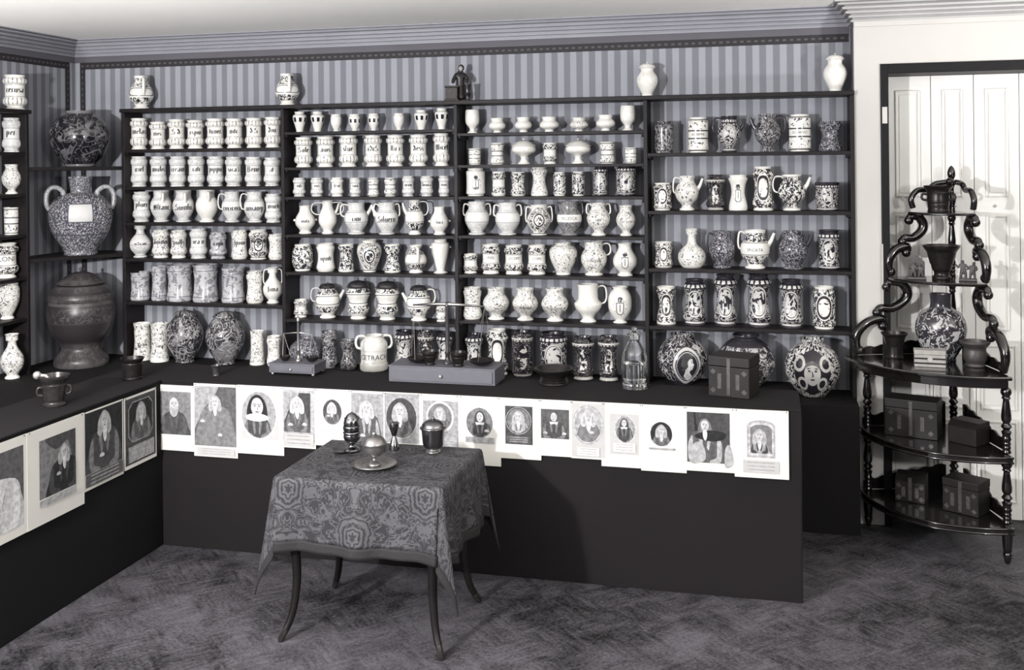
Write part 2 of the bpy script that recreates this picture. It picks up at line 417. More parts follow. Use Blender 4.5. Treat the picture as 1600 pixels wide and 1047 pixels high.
ceramic('cer_urn', (.085, .077, .078), (.028, .024, .026), lambda nt, u, v, w, r: (
    v.rng(.24, .46, .03).mx(v.near(.62, .012)).mx(v.near(.75, .015)).mx(v.near(.84, .02))).mx(curls(nt, w, 14.0, .07)*v.rng(.46, .62)).mx(curls(nt, w, 16.0, .08)*v.rng(.68, .80)*.8).mx(curls(nt, w, 12.0, .07)*v.rng(.05, .18)*.8).mx(noise(nt, w, 14.0, 4.0).gt(.52, .15)*.6), .34)

# ------------------------------------------------------------------ the room
WY, WX, CZ, XE, WR = 6.09, -4.631, 2.872, 0.480, 5.90      # back wall, left wall, ceiling, end of the papered wall, plane of the white wall
struct('floor', MB().box(WX, 4.2, -2.5, WY+.1, -.06, 0), 'floor_carpet')
struct('ceiling', MB().box(WX-.1, 4.2, -2.5, WY+.1, CZ, CZ+.08), 'ceiling_paint')
struct('wall_back', MB().box(WX, XE, WY, WY+.1, 0, CZ), 'wallpaper')
struct('wall_left', MB().box(WX-.1, WX, -2.5, WY+.1, 0, CZ), 'wallpaper')
DX0, DX1, DZ = .616, 1.62, 2.527                   # door opening (outer edge of its frame)
struct('wall_right', MB().box(XE, DX0, WR, WY+.1, 0, CZ).box(DX1, 4.2, WR, WY+.1, 0, CZ).box(DX0, DX1, WR, WY+.1, DZ, CZ), 'white_paint')
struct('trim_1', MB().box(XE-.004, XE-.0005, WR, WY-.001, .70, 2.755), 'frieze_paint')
# cornice: stepped profile (out from the wall, height)
prof = [(0, 2.762), (.014, 2.762), (.014, 2.774), (.005, 2.776), (.005, 2.783), (.026, 2.785), (.026, 2.796), (.016, 2.798), (.016, 2.805), (.042, 2.807), (.046, 2.818), (.034, 2.820), (.034, 2.827),
        (.060, 2.829), (.064, 2.840), (.050, 2.842), (.050, 2.849), (.084, 2.851), (.090, 2.860), (.076, 2.862), (.076, 2.866), (.104, 2.8665), (.104, CZ), (0, CZ)]
def cornice(name, a, b, along, mat, sc=1.0, m0=0, m1=0, base=None):
    """run the profile along x (back wall) or y (left wall); m0/m1 mitre the ends by the profile's own depth"""
    mb = MB(); n = len(prof); vs_ = []
    for (e, s) in ((a, m0), (b, m1)):
        for o, z in prof:
            o *= sc
            if along == 'x': vs_.append((e+s*o, (base or WY)-o, z))
            elif along == 'r': vs_.append((XE-o, e+s*o, z))
            else: vs_.append((WX+o, e+s*o, z))
    fs = [(i, (i+1) % n, n+(i+1) % n, n+i) for i in range(n)]+[tuple(range(n)), tuple(range(n, 2*n))[::-1]]
    return struct(name, mb.add(vs_, fs), mat)
cornice('trim_2', WX, XE, 'x', 'cornice_paint', 1.0, 1, -1)
cornice('trim_3', -2.5, WY, 'y', 'cornice_paint', 1.0, 0, -1)
cornice('trim_4', XE, 4.2, 'x', 'cornice_pale', 1.0, -1, 0, WR)
cornice('trim_13', WR, WY, 'r', 'cornice_pale', 1.0, -1, -1)
struct('trim_5', MB().box(XE, 4.2, WR-.012, WR-.0005, 2.735, 2.764), 'white_paint')
struct('trim_6', MB().box(WX+.004, XE-.012, WY-.006, WY, 2.722, 2.765), 'frieze_paint')
struct('trim_7', MB().box(WX, WX+.006, -2.5, WY-.006, 2.722, 2.765), 'frieze_paint')
def strip(name, a, b, axis):
    """flat paper border with its own run coordinates; a,b: opposite corners (run, cross)"""
    mb = MB(); (r0, c0), (r1, c1) = a, b
    if axis == 'x': P = [(r0, WY-.004, c0), (r1, WY-.004, c0), (r1, WY-.004, c1), (r0, WY-.004, c1)]; L = r1-r0
    elif axis == 'y': P = [(WX+.004, r1, c0), (WX+.004, r0, c0), (WX+.004, r0, c1), (WX+.004, r1, c1)]; L = r1-r0
    elif axis == 'zx': P = [(c1, WY-.004, r0), (c1, WY-.004, r1), (c0, WY-.004, r1), (c0, WY-.004, r0)]; L = r1-r0
    else: P = [(WX+.004, c0, r0), (WX+.004, c0, r1), (WX+.004, c1, r1), (WX+.004, c1, r0)]; L = r1-r0
    n = Vector((0, .004, 0)) if axis in ('x', 'zx') else Vector((-.004, 0, 0))
    Q = [tuple(Vector(p)+n) for p in P]
    mb.add(P+Q, [(0, 1, 2, 3), (0, 4, 5, 1), (1, 5, 6, 2), (2, 6, 7, 3), (3, 7, 4, 0)])
    mb.uv[0] = [(0, 0), (L, 0), (L, 1), (0, 1)]
    return struct(name, mb, 'border_paper')
strip('trim_8', (WX+.045, 2.676), (XE-.012, 2.722), 'x')
strip('trim_9', (-2.5, 2.676), (WY-.06, 2.722), 'y')
strip('trim_10', (.72, WX+.045), (2.676, WX+.083), 'zx')
strip('trim_11', (.72, WY-.098), (2.676, WY-.060), 'zy')
struct('baseboard_right', MB().box(XE+.01, DX0, WR-.014, WR-.0005, 0, .12).box(DX1, 4.2, WR-.014, WR-.0005, 0, .12), 'white_paint')
# door frame and the folding white leaves with sunk panels
fr = MB().box(DX0+.0005, DX0+.042, WR-.012, WY+.03, 0, DZ-.001).box(DX0+.042, DX1-.042, WR-.012, WY+.03, DZ-.055, DZ-.001).box(DX1-.042, DX1-.0005, WR-.012, WY+.03, 0, DZ-.001)
struct('trim_12', fr, 'black_paint', bev=.004)
door = bpy.data.objects.new('door_1', None); COL.objects.link(door); door['kind'] = 'structure'; door.location = (0, 0, 0)
EDG = [DX0+.0425, .905, 1.128, 1.36, DX1-.042]
def frame_rect(mb, x0, x1, z0, z1, w, y0, y1):
    mb.box(x0, x0+w, y0, y1, z0, z1).box(x1-w, x1, y0, y1, z0, z1).box(x0+w, x1-w, y0, y1, z0, z0+w).box(x0+w, x1-w, y0, y1, z1-w, z1)
for i in range(4):
    x0, x1 = EDG[i]+.002, EDG[i+1]-.002
    lf = obj('door_leaf', MB().box(x0, x1, WY+.018, WY+.05, .006, DZ-.057), 'door_paint', door)
    mg = .055
    for z0, z1 in ((1.79, 2.39), (1.05, 1.69), (.61, .97), (.10, .55)):
        a, b_ = x0+mg, x1-mg
        if z0 < .62: a, b_ = x0+.02, x1-.02
        p = obj('door_panel', MB().box(a+.020, b_-.020, WY+.012, WY+.019, z0+.022, z1-.022), 'door_paint', lf, bev=.003)
        mb = MB(); frame_rect(mb, a, b_, z0, z1, .013, WY+.006, WY+.019); obj('panel_moulding', mb, 'door_paint', lf, bev=.004)
    if i in (1, 2):
        obj('leaf_knob', MB().ball((x0+.10 if i == 2 else x0+.12, WY+.012, 1.74), .009), 'hinge_metal', lf, smooth=True)
obj('hinge', MB().box(DX0+.008, DX0+.034, WR-.016, WR-.0125, 2.20, 2.29), 'hinge_metal', door)
obj('strike_bar', MB().box(DX0-.002, DX0+.006, WR-.016, WR-.0125, 1.05, 1.54), 'hinge_metal', door)

# ------------------------------------------------------------------ cloth covered benches
BZ, PZ, RZ_ = .875, .722, .69
BX0, BX1, BY0, BY1 = -3.107, .148, 4.76, 5.16
def cloth_sheet(p0, ax, bx, na, nb, nrm, amp, seed):
    """gently uneven hanging cloth with thickness"""
    rnd = random.Random(seed); ph = [rnd.uniform(0, 6.3) for _ in range(8)]
    mb = MB(); p0 = Vector(p0); ax = Vector(ax); bx = Vector(bx); nrm = Vector(nrm); la, lb = ax.length, bx.length
    g = []
    for j in range(nb+1):
        for i in range(na+1):
            u, v = i/na, j/nb
            w = math.sin(u*la*3.1+ph[0]+v*1.5)*.4+math.sin(u*la*7.3+ph[1])*.25+math.sin(v*lb*5+ph[2]+u*la)*.35
            e = min(1, 6*v)          # pinned along the first edge
            g.append(p0+ax*u+bx*v+nrm*(amp*w*e))
    fs = [(j*(na+1)+i, j*(na+1)+i+1, (j+1)*(na+1)+i+1, (j+1)*(na+1)+i) for j in range(nb) for i in range(na)]
    return mb.add(g, fs)
t = thing('cloth_covered_bench', 'long bench covered to the floor in dark cloth with portraits along its front', 'bench', ((BX0+BX1)/2, (BY0+BY1)/2, 0))
O = Vector(t.location)
def rel(o): o.location = tuple(Vector(o.location)-O); return o
rel(obj('bench_body', MB().box(BX0-.39, BX1-.008, BY0+.010, BY1, 0.002, BZ-.012), 'bench_cloth', t))
rel(obj('bench_top_cloth', MB().box(BX0-.39, BX1, BY0, BY1+.004, BZ-.012, BZ), 'bench_cloth', t, bev=.004))
rel(obj('front_drape', cloth_sheet((BX0, BY0+.002, BZ-.01), (BX1-BX0, 0, 0), (0, 0, -BZ+.012), 70, 16, (0, 1, 0), .004, 3), 'bench_cloth', t, smooth=True, sharp=None))
rel(obj('end_drape', cloth_sheet((BX1-.002, BY0+.002, BZ-.01), (0, BY1-BY0, 0), (0, 0, -BZ+.012), 12, 12, (-1, 0, 0), .003, 4), 'bench_cloth', t, smooth=True, sharp=None))
t = thing('cloth_covered_bench', 'bench along the left wall covered in near-black cloth, under the four largest prints', 'bench', (BX0-.2, 3.0, 0)); O = Vector(t.location)
rel(obj('bench_body', MB().box(BX0-.39, BX0-.010, 1.0, BY0-.002, .002, BZ-.012), 'side_cloth', t))
rel(obj('bench_top_cloth', MB().box(BX0-.39, BX0, 1.0, BY0-.002, BZ-.012, BZ), 'bench_cloth', t, bev=.004))
rel(obj('front_drape', cloth_sheet((BX0-.002, 1.0, BZ-.01), (0, BY0-1.0, 0), (0, 0, -BZ+.012), 70, 12, (-1, 0, 0), .004, 5), 'side_cloth', t, smooth=True, sharp=None))
tag(obj('display_plinth', MB().box(WX+.002, BX1, BY1+.006, WY-.002, .002, PZ), 'plinth_cloth', bev=.006), 'low dark cloth-covered plinth carrying the bottom row of pots behind the bench', 'plinth')
tag(obj('display_plinth', MB().box(WX+.002, BX0-.394, 1.0, BY1, .002, PZ), 'plinth_cloth', bev=.006), 'low dark plinth under the shelves on the left wall', 'plinth')
t = thing('display_plinth', 'dark cloth-covered block right of the long bench, under the rightmost round vase', 'plinth', ((BX1+.487)/2, 5.9, 0)); O = Vector(t.location)
rel(obj('plinth_body', MB().box(BX1+.004, .4755, 5.69, WY-.005, .002, RZ_), 'plinth_cloth', t, bev=.006))
rel(obj('front_drape', cloth_sheet((BX1+.006, 5.684, RZ_-.004), (.4755-BX1-.006, 0, 0), (0, 0, -RZ_+.008), 14, 12, (0, 1, 0), .003, 6), 'plinth_cloth', t, smooth=True, sharp=None))

# ------------------------------------------------------------------ wall shelves
SY = 5.88; SB = WY-.004; TOPZ = 2.384
UP = [-4.110, -2.962, -1.818, -.671, .467]
SHZ = {1: [2.116, 1.869, 1.635, 1.397, 1.114], 2: [2.212, 1.988, 1.802, 1.564, 1.327, 1.030], 3: [2.186, 1.994, 1.803, 1.567, 1.331, 1.052], 4: [2.052, 1.718, 1.386, 1.054]}
unit = thing('wall_shelves', 'tall dark wooden shelving of four bays along the striped back wall', 'shelves', (UP[0], SY, 0)); O = Vector(unit.location)
rel(obj('top_board', MB().box(UP[0]-.018, UP[4]+.0125, SY-.012, SB, TOPZ-.024, TOPZ), 'shelf_wood', unit, bev=.003))
for i, x in enumerate(UP):
    z0 = (RZ_ if i == 4 else PZ)+.001
    rel(obj('upright', MB().box(x-.011, x+.011, SY, SB, z0, TOPZ-.0245), 'shelf_wood', unit, bev=.002))
for b_, zs in SHZ.items():
    for z in zs:
        x0, x1 = UP[b_-1]+.0112, UP[b_]-.0112
        th = .018 if b_ in (2, 3) else .020
        sh = rel(obj('shelf_board', MB().box(x0, x1, SY+.003, SB, z-th, z), 'shelf_wood', unit, bev=.002))
        br = MB()
        for x, s in ((x0, 1), (x1, -1)):
            br.prism([(SY+.02, z-th), (SY+.02, z-th-.012), (SY+.035, z-th-.020), (SB, z-th-.020), (SB, z-th)], 'x', min(x, x+s*.012), max(x, x+s*.012))
        o = obj('shelf_bearers', br, 'shelf_wood', sh); 
# left wall unit
LXF, LYE, LTOP = -4.44, 5.40, 2.361
LZ = [2.098, 1.840, 1.589, 1.327, 1.073]
unit = thing('wall_shelves', 'dark wooden shelving on the left wall, only its end bay in view', 'shelves', (LXF, LYE, 0)); O = Vector(unit.location)
rel(obj('top_board', MB().box(WX+.008, LXF+.012, 4.2, LYE+.014, LTOP-.024, LTOP), 'shelf_wood', unit, bev=.003))
rel(obj('upright', MB().box(WX+.008, LXF, LYE-.022, LYE, PZ+.001, LTOP-.0245), 'shelf_wood', unit, bev=.002))
rel(obj('upright', MB().box(WX+.008, LXF, 4.22, 4.242, PZ+.001, LTOP-.0245), 'shelf_wood', unit, bev=.002))
for z in LZ: rel(obj('shelf_board', MB().box(WX+.008, LXF-.003, 4.243, LYE-.0225, z-.020, z), 'shelf_wood', unit, bev=.002))
for z, w in ((2.006, 'upper'), (1.432, 'lower')):
    poly = [(WX+.01, WY-.01), (UP[0]-.012, WY-.01), (UP[0]-.012, SY+.01), (LXF-.01, LYE+.004), (WX+.01, LYE+.004)]
    tag(obj('corner_shelf', MB().prism(poly, 'z', z-.024, z), 'shelf_wood', bev=.003),
        f'{w} of two dark corner shelves bridging the two shelving units', 'shelf', 'corner shelves')

# ------------------------------------------------------------------ pots
PROF = {
 'gad': [(.80,0),(.83,.015),(.80,.045),(.70,.08),(.73,.115),(.93,.17),(1,.24),(.97,.31),(.87,.36),(.845,.40),(.83,.55),(.845,.70),(.87,.745),(.97,.78),(1,.84),(.95,.89),(.82,.92),(.80,.945),(.88,.975),(.88,1)],
 'smooth': [(.82,0),(.84,.015),(.80,.045),(.74,.08),(.80,.12),(.97,.18),(1,.25),(.96,.32),(.86,.39),(.84,.55),(.86,.70),(.97,.77),(.99,.84),(.93,.90),(.80,.93),(.80,.95),(.86,.985),(.86,1)],
 'alb': [(.84,0),(.86,.02),(.94,.06),(1,.12),(.96,.20),(.86,.36),(.83,.52),(.86,.68),(.96,.80),(.98,.87),(.88,.925),(.82,.945),(.90,.985),(.90,1)],
 'drum': [(.93,0),(.97,.02),(1,.08),(.95,.20),(.88,.42),(.86,.58),(.90,.74),(.96,.81),(.91,.85),(.92,.90),(.99,.965),(1,1)],
 'cyl': [(.80,0),(.84,.02),(.84,.05),(.97,.08),(1,.14),(.97,.22),(.96,.50),(.98,.78),(1,.84),(.94,.90),(.80,.925),(.78,.95),(.84,.98),(.84,1)],
 'spool': [(.92,0),(.96,.02),(.98,.10),(.90,.22),(.72,.42),(.70,.58),(.80,.74),(.98,.86),(1,.90),(.88,.94),(.86,.96),(.92,.985),(.92,1)],
 'istor': [(.86,0),(.90,.015),(.80,.05),(.78,.08),(.94,.13),(.97,.20),(.88,.25),(.78,.38),(.73,.52),(.78,.66),(.92,.77),(1,.80),(.96,.86),(.74,.925),(.70,.945),(.76,.98),(.78,1)],
 'tall': [(.98,0),(1,.02),(1,.07),(.93,.20),(.86,.40),(.84,.58),(.86,.76),(.84,.82),(.86,.86),(.92,.94),(.96,.985),(.96,1)],
 'ewer': [(.66,0),(.69,.015),(.68,.04),(.54,.075),(.52,.10),(.72,.20),(.94,.36),(1,.50),(.95,.62),(.80,.73),(.70,.78),(.69,.90),(.72,.98),(.72,1)],
 'footed': [(.60,0),(.63,.015),(.60,.045),(.44,.09),(.40,.14),(.52,.20),(.84,.32),(1,.49),(.96,.61),(.78,.74),(.66,.80),(.62,.90),(.68,.975),(.68,1)],
 'ovoid': [(.50,0),(.53,.015),(.50,.05),(.56,.12),(.78,.32),(.97,.56),(1,.68),(.94,.80),(.74,.89),(.58,.92),(.55,.95),(.62,.985),(.62,1)],
 'urn': [(.72,0),(.74,.02),(.52,.06),(.44,.10),(.55,.22),(.78,.50),(.96,.74),(1,.82),(.92,.89),(.72,.92),(.68,.94),(.70,1)],
 'pear': [(.60,0),(.64,.015),(.60,.04),(.48,.07),(.56,.12),(.88,.24),(1,.38),(.93,.50),(.66,.62),(.42,.72),(.36,.82),(.44,.94),(.60,.99),(.60,1)],
 'bottle': [(.66,0),(.70,.015),(.82,.06),(.98,.18),(1,.28),(.92,.40),(.62,.52),(.38,.60),(.30,.70),(.30,.88),(.42,.965),(.46,1)],
 'bag': [(.62,0),(.65,.015),(.60,.05),(.50,.09),(.56,.14),(.92,.30),(1,.44),(.93,.58),(.68,.74),(.56,.84),(.55,.94),(.60,1)],
 'globe': [(.44,0),(.48,.01),(.54,.05),(.80,.20),(.97,.38),(1,.50),(.95,.64),(.77,.80),(.52,.895),(.42,.915),(.40,.94),(.46,.98),(.46,1)],
 'barrel': [(.70,0),(.74,.02),(.72,.08),(.84,.12),(.97,.28),(1,.50),(.96,.74),(.84,.90),(.74,.94),(.76,1)],
 'squat': [(.46,0),(.50,.03),(.42,.10),(.50,.17),(.88,.30),(1,.46),(.94,.60),(.74,.73),(.68,.78),(.72,.92),(.78,1)],
 'goblet': [(.70,0),(.74,.02),(.68,.05),(.44,.11),(.38,.18),(.56,.27),(.90,.40),(1,.56),(.99,.82),(.95,.96),(.92,1)],
 'cup': [(.52,0),(.56,.02),(.48,.06),(.44,.10),(.62,.22),(.92,.44),(1,.66),(.99,.84),(.90,.90),(.88,.94),(.94,.98),(.94,1)],
 'vasepot': [(.50,0),(.54,.02),(.50,.07),(.70,.32),(.96,.60),(1,.74),(.97,.82),(.72,.88),(.66,.91),(.74,.97),(.74,1)],
 'pot': [(.86,0),(.90,.02),(.86,.07),(.90,.12),(.94,.50),(.96,.82),(.90,.87),(.98,.93),(1,1)],
 'tureen': [(.48,0),(.52,.03),(.44,.07),(.28,.16),(.26,.26),(.42,.34),(.90,.46),(1,.56),(.98,.64),(.92,.66),(.92,.68)],
 'oval': [(.56,0),(.60,.015),(.46,.05),(.40,.08),(.62,.16),(.93,.34),(1,.52),(.95,.72),(.74,.87),(.58,.91),(.56,.94),(.66,.98),(.66,1)],
 'jugband': [(.56,0),(.60,.015),(.48,.06),(.42,.10),(.56,.20),(.86,.32),(1,.44),(1,.50),(.84,.56),(.74,.62),(.72,.86),(.78,.97),(.78,1)],
 'handlepot': [(.90,0),(.96,.02),(1,.08),(.99,.20),(.92,.24),(.92,.54),(.95,.58),(.97,.68),(.92,.80),(.72,.90),(.60,.93),(.60,.96),(.66,.985),(.66,1)],
 'lidjar': [(.62,0),(.66,.012),(.64,.035),(.58,.06),(.66,.10),(.88,.18),(.92,.25),(.80,.33),(.76,.40),(.80,.48),(.94,.57),(1,.64),(.94,.71),(.80,.75),(.80,.765)],
 'covvase': [(.52,0),(.54,.02),(.50,.06),(.62,.14),(.92,.34),(1,.46),(.93,.58),(.68,.69),(.58,.75),(.64,.80),(.70,.82)],
 'teapot': [(.60,0),(.64,.015),(.62,.04),(.50,.08),(.60,.14),(.90,.30),(1,.46),(.95,.60),(.76,.72),(.62,.78),(.62,.82)],
 'vaselid': [(.48,0),(.50,.01),(.48,.04),(.60,.12),(.88,.30),(1,.46),(.96,.60),(.76,.76),(.56,.84),(.54,.86)],
}
NOUN = {'gad': 'apothecary jar', 'smooth': 'apothecary jar', 'alb': 'albarello jar', 'drum': 'drum jar', 'cyl': 'cylindrical jar', 'spool': 'waisted jar', 'istor': 'tall waisted jar', 'tall': 'tall slim jar',
        'ewer': 'syrup jug', 'footed': 'footed round jar', 'ovoid': 'ovoid vase', 'urn': 'tapering urn', 'pear': 'long-necked vase', 'bottle': 'bottle vase', 'bag': 'bag-shaped vase', 'globe': 'globular vase',
        'barrel': 'barrel jar', 'squat': 'squat bowl', 'goblet': 'goblet jar', 'cup': 'footed cup', 'vasepot': 'little vase', 'pot': 'small pot', 'tureen': 'lidded tureen', 'oval': 'oval flask', 'jugband': 'banded jug',
        'handlepot': 'two-handled pot', 'lidjar': 'lidded jar', 'teapot': 'lidded spouted pot', 'vaselid': 'lidded vase', 'covvase': 'lidded vase'}
ADJ = {'plain': 'plain white', 'gad': 'white gadrooned', 'smooth': 'pale banded', 'sprig': 'white sprigged', 'floral': 'bold floral', 'floralend': 'white floral-banded', 'cart': 'white cartouche', 'med': 'white medallion',
       'crest': 'white crested', 'dark': 'dark scroll-painted', 'darkmed': 'dark medallion', 'whitemed': 'oval-panelled', 'darkfig': 'glossy black figured', 'speck': 'dark speckled', 'arab': 'grey arabesque', 'armorial': 'grey armorial',
       'grey': 'grey glazed', 'label': 'black-labelled white', 'tin': 'dark-ringed white', 'bandjug': 'dark white-banded', 'profile': 'dark portrait-roundel', 'mask': 'dark mask-painted', 'trophy': 'grey trophy-painted', 'urn': 'brown carved', 'deepdark': 'very dark'}
ORD = ['first', 'second', 'third', 'fourth', 'fifth', 'sixth', 'seventh', 'eighth', 'ninth', 'tenth']

# blackletter pen strokes: (x0,y0,x1,y1) in x-height units, and the advance
BL = {'i': ([(0,.9,0,.1)], .42), 'l': ([(0,1.5,0,.1)], .42), 't': ([(0,1.25,0,.1),(-.15,.92,.25,.92)], .45), 'n': ([(0,.9,0,0),(0,.9,.45,.85),(.45,.9,.45,.05)], .86), 'm': ([(0,.9,0,0),(.42,.9,.42,0),(.84,.9,.84,.05),(0,.9,.42,.85),(.42,.9,.84,.85)], 1.25),
      'u': ([(0,.9,0,.12),(.45,.9,.45,0),(0,.12,.45,.1)], .86), 'r': ([(0,.9,0,0),(0,.85,.30,.9)], .58), 'a': ([(.40,.9,.40,.05),(0,.45,0,.1),(0,.45,.4,.5),(0,.1,.4,.1),(.02,.88,.4,.9)], .82), 'e': ([(0,.85,0,.12),(0,.85,.35,.88),(.35,.88,.35,.6),(0,.48,.35,.6),(0,.1,.35,.15)], .72),
      'c': ([(0,.85,0,.12),(0,.85,.32,.9),(0,.1,.32,.15)], .64), 'o': ([(0,.85,0,.12),(.42,.85,.42,.12),(0,.88,.42,.88),(0,.1,.42,.1)], .84), 's': ([(0,.85,0,.5),(0,.88,.3,.9),(0,.5,.35,.45),(.35,.45,.35,.1),(0,.1,.35,.1)], .7), 'p': ([(0,.95,0,-.5),(.42,.85,.42,.15),(0,.88,.42,.88),(0,.1,.42,.12)], .84),
      'd': ([(0,.6,0,.12),(0,.1,.42,.1),(.42,.75,.42,.12),(.42,.75,-.05,1.4)], .84), 'b': ([(0,1.5,0,.1),(.42,.85,.42,.12),(0,.88,.42,.88),(0,.1,.42,.1)], .84), 'f': ([(0,1.35,0,-.2),(0,1.35,.3,1.3),(-.15,.85,.28,.85)], .5), 'g': ([(0,.85,0,.3),(.42,.9,.42,-.4),(0,.88,.42,.88),(0,.3,.42,.3),(0,-.4,.42,-.4)], .84),
      'v': ([(0,.9,0,.2),(.42,.9,.42,.2),(0,.2,.2,0),(.42,.2,.2,0)], .84), 'x': ([(0,.9,.4,0),(.4,.9,0,0)], .7), 'S': ([(0,1.3,0,.85),(0,1.35,.5,1.4),(0,.8,.55,.6),(.55,.6,.55,.1),(0,.05,.55,.1),(-.15,.2,-.15,.0)], 1.0), 'B': ([(0,1.35,0,0),(.1,1.4,.55,1.2),(.55,1.2,.55,.85),(0,.75,.55,.75),(.6,.7,.6,.1),(0,.02,.6,.05)], 1.05),
      'O': ([(0,1.2,0,.15),(.65,1.2,.65,.15),(0,1.25,.65,1.3),(0,.1,.65,.08),(.3,1.1,.3,.3)], 1.1), 'M': ([(0,1.3,0,0),(.4,1.3,.4,0),(.8,1.3,.8,0),(0,1.3,.8,1.3)], 1.2), 'R': ([(0,1.4,0,0),(0,1.4,.5,1.2),(.5,1.2,.5,.85),(0,.75,.5,.75),(.1,.7,.55,0)], .95), '.': ([(.05,.45,.12,.45)], .4), '3': ([(0,1.2,.4,1.2),(.4,1.2,.15,.75),(.4,.7,.4,.1),(0,.0,.4,.05)], .8), ' ': ([], .4), ',': ([(.05,.1,0,-.2)], .35)}
def blackletter(text, xh):
    quads = []; x = 0; nw = .195; nv = (nw*math.cos(.7), nw*math.sin(.7))
    for ch in text:
        st, adv = BL.get(ch) or BL.get(ch.lower()) or BL['i']
        for (a, b_, c, d) in st:
            L = max(1, int(math.hypot(c-a, d-b_)/.35))
            for k in range(L):
                p = (x+a+(c-a)*k/L, b_+(d-b_)*k/L); q = (x+a+(c-a)*(k+1)/L, b_+(d-b_)*(k+1)/L)
                if abs(q[0]-p[0]) > abs(q[1]-p[1]): n = (0, .055)
                else: n = nv
                quads.append([(p[0]-n[0], p[1]-n[1]), (p[0]+n[0], p[1]+n[1]), (q[0]+n[0], q[1]+n[1]), (q[0]-n[0], q[1]-n[1])])
        x += adv
    return [[((px-x/2+.2)*xh, (py-.45)*xh) for px, py in q] for q in quads]
_font = {}
def roman(text, size):
    cu = bpy.data.curves.new('lettering', 'FONT'); cu.body = text; cu.size = size; cu.align_x = 'CENTER'; cu.align_y = 'CENTER'; cu.resolution_u = 2
    o = bpy.data.objects.new('lettering', cu); COL.objects.link(o)
    bpy.context.view_layer.update()
    me = bpy.data.meshes.new_from_object(o.evaluated_get(bpy.context.evaluated_depsgraph_get()))
    polys = [[(me.vertices[i].co.x, me.vertices[i].co.y) for i in p.vertices] for p in me.polygons]
    bpy.data.objects.remove(o); bpy.data.curves.remove(cu); bpy.data.meshes.remove(me)
    return polys
def wrap(polys, R, zc, off=.0009):
    mb = MB()
    for q in polys:
        vs_ = []
        for x, y in q:
            r = R(zc+y)+off; a = x/max(r, .01)
            vs_.append((r*math.sin(a), -r*math.cos(a), zc+y))
        mb.add(vs_, [tuple(range(len(q)))])
    return mb

def paint(polys, R, h, off=.0007, res=.0035):
    """flat painted shapes laid on the curved wall as a fine grid of facets; polygons in units of the pot's height"""
    mb = MB()
    for q in polys:
        q = [(a*h, b_*h) for a, b_ in q]; x0, x1 = min(p[0] for p in q), max(p[0] for p in q); y0, y1 = min(p[1] for p in q), max(p[1] for p in q)
        ny = max(2, int((y1-y0)/res)); 
        for j in range(ny):
            ya, yb = y0+(y1-y0)*j/ny, y0+(y1-y0)*(j+1)/ny; ym = (ya+yb)/2
            xs = sorted(a[0]+(ym-a[1])/(b_[1]-a[1])*(b_[0]-a[0]) for a, b_ in zip(q, q[1:]+q[:1]) if (a[1] > ym) != (b_[1] > ym))
            for xa, xb in zip(xs[::2], xs[1::2]):
                n = max(1, int((xb-xa)/(res*2)))
                for i in range(n):
                    vs_ = []
                    for x, y in ((xa+(xb-xa)*i/n, ya), (xa+(xb-xa)*(i+1)/n, ya), (xa+(xb-xa)*(i+1)/n, yb), (xa+(xb-xa)*i/n, yb)):
                        r = R(y)+off; a = x/max(RM, .01); vs_.append((r*math.sin(a), -r*math.cos(a), y))
                    mb.add(vs_, [(0, 1, 2, 3)])
    return mb
RM = 1.0
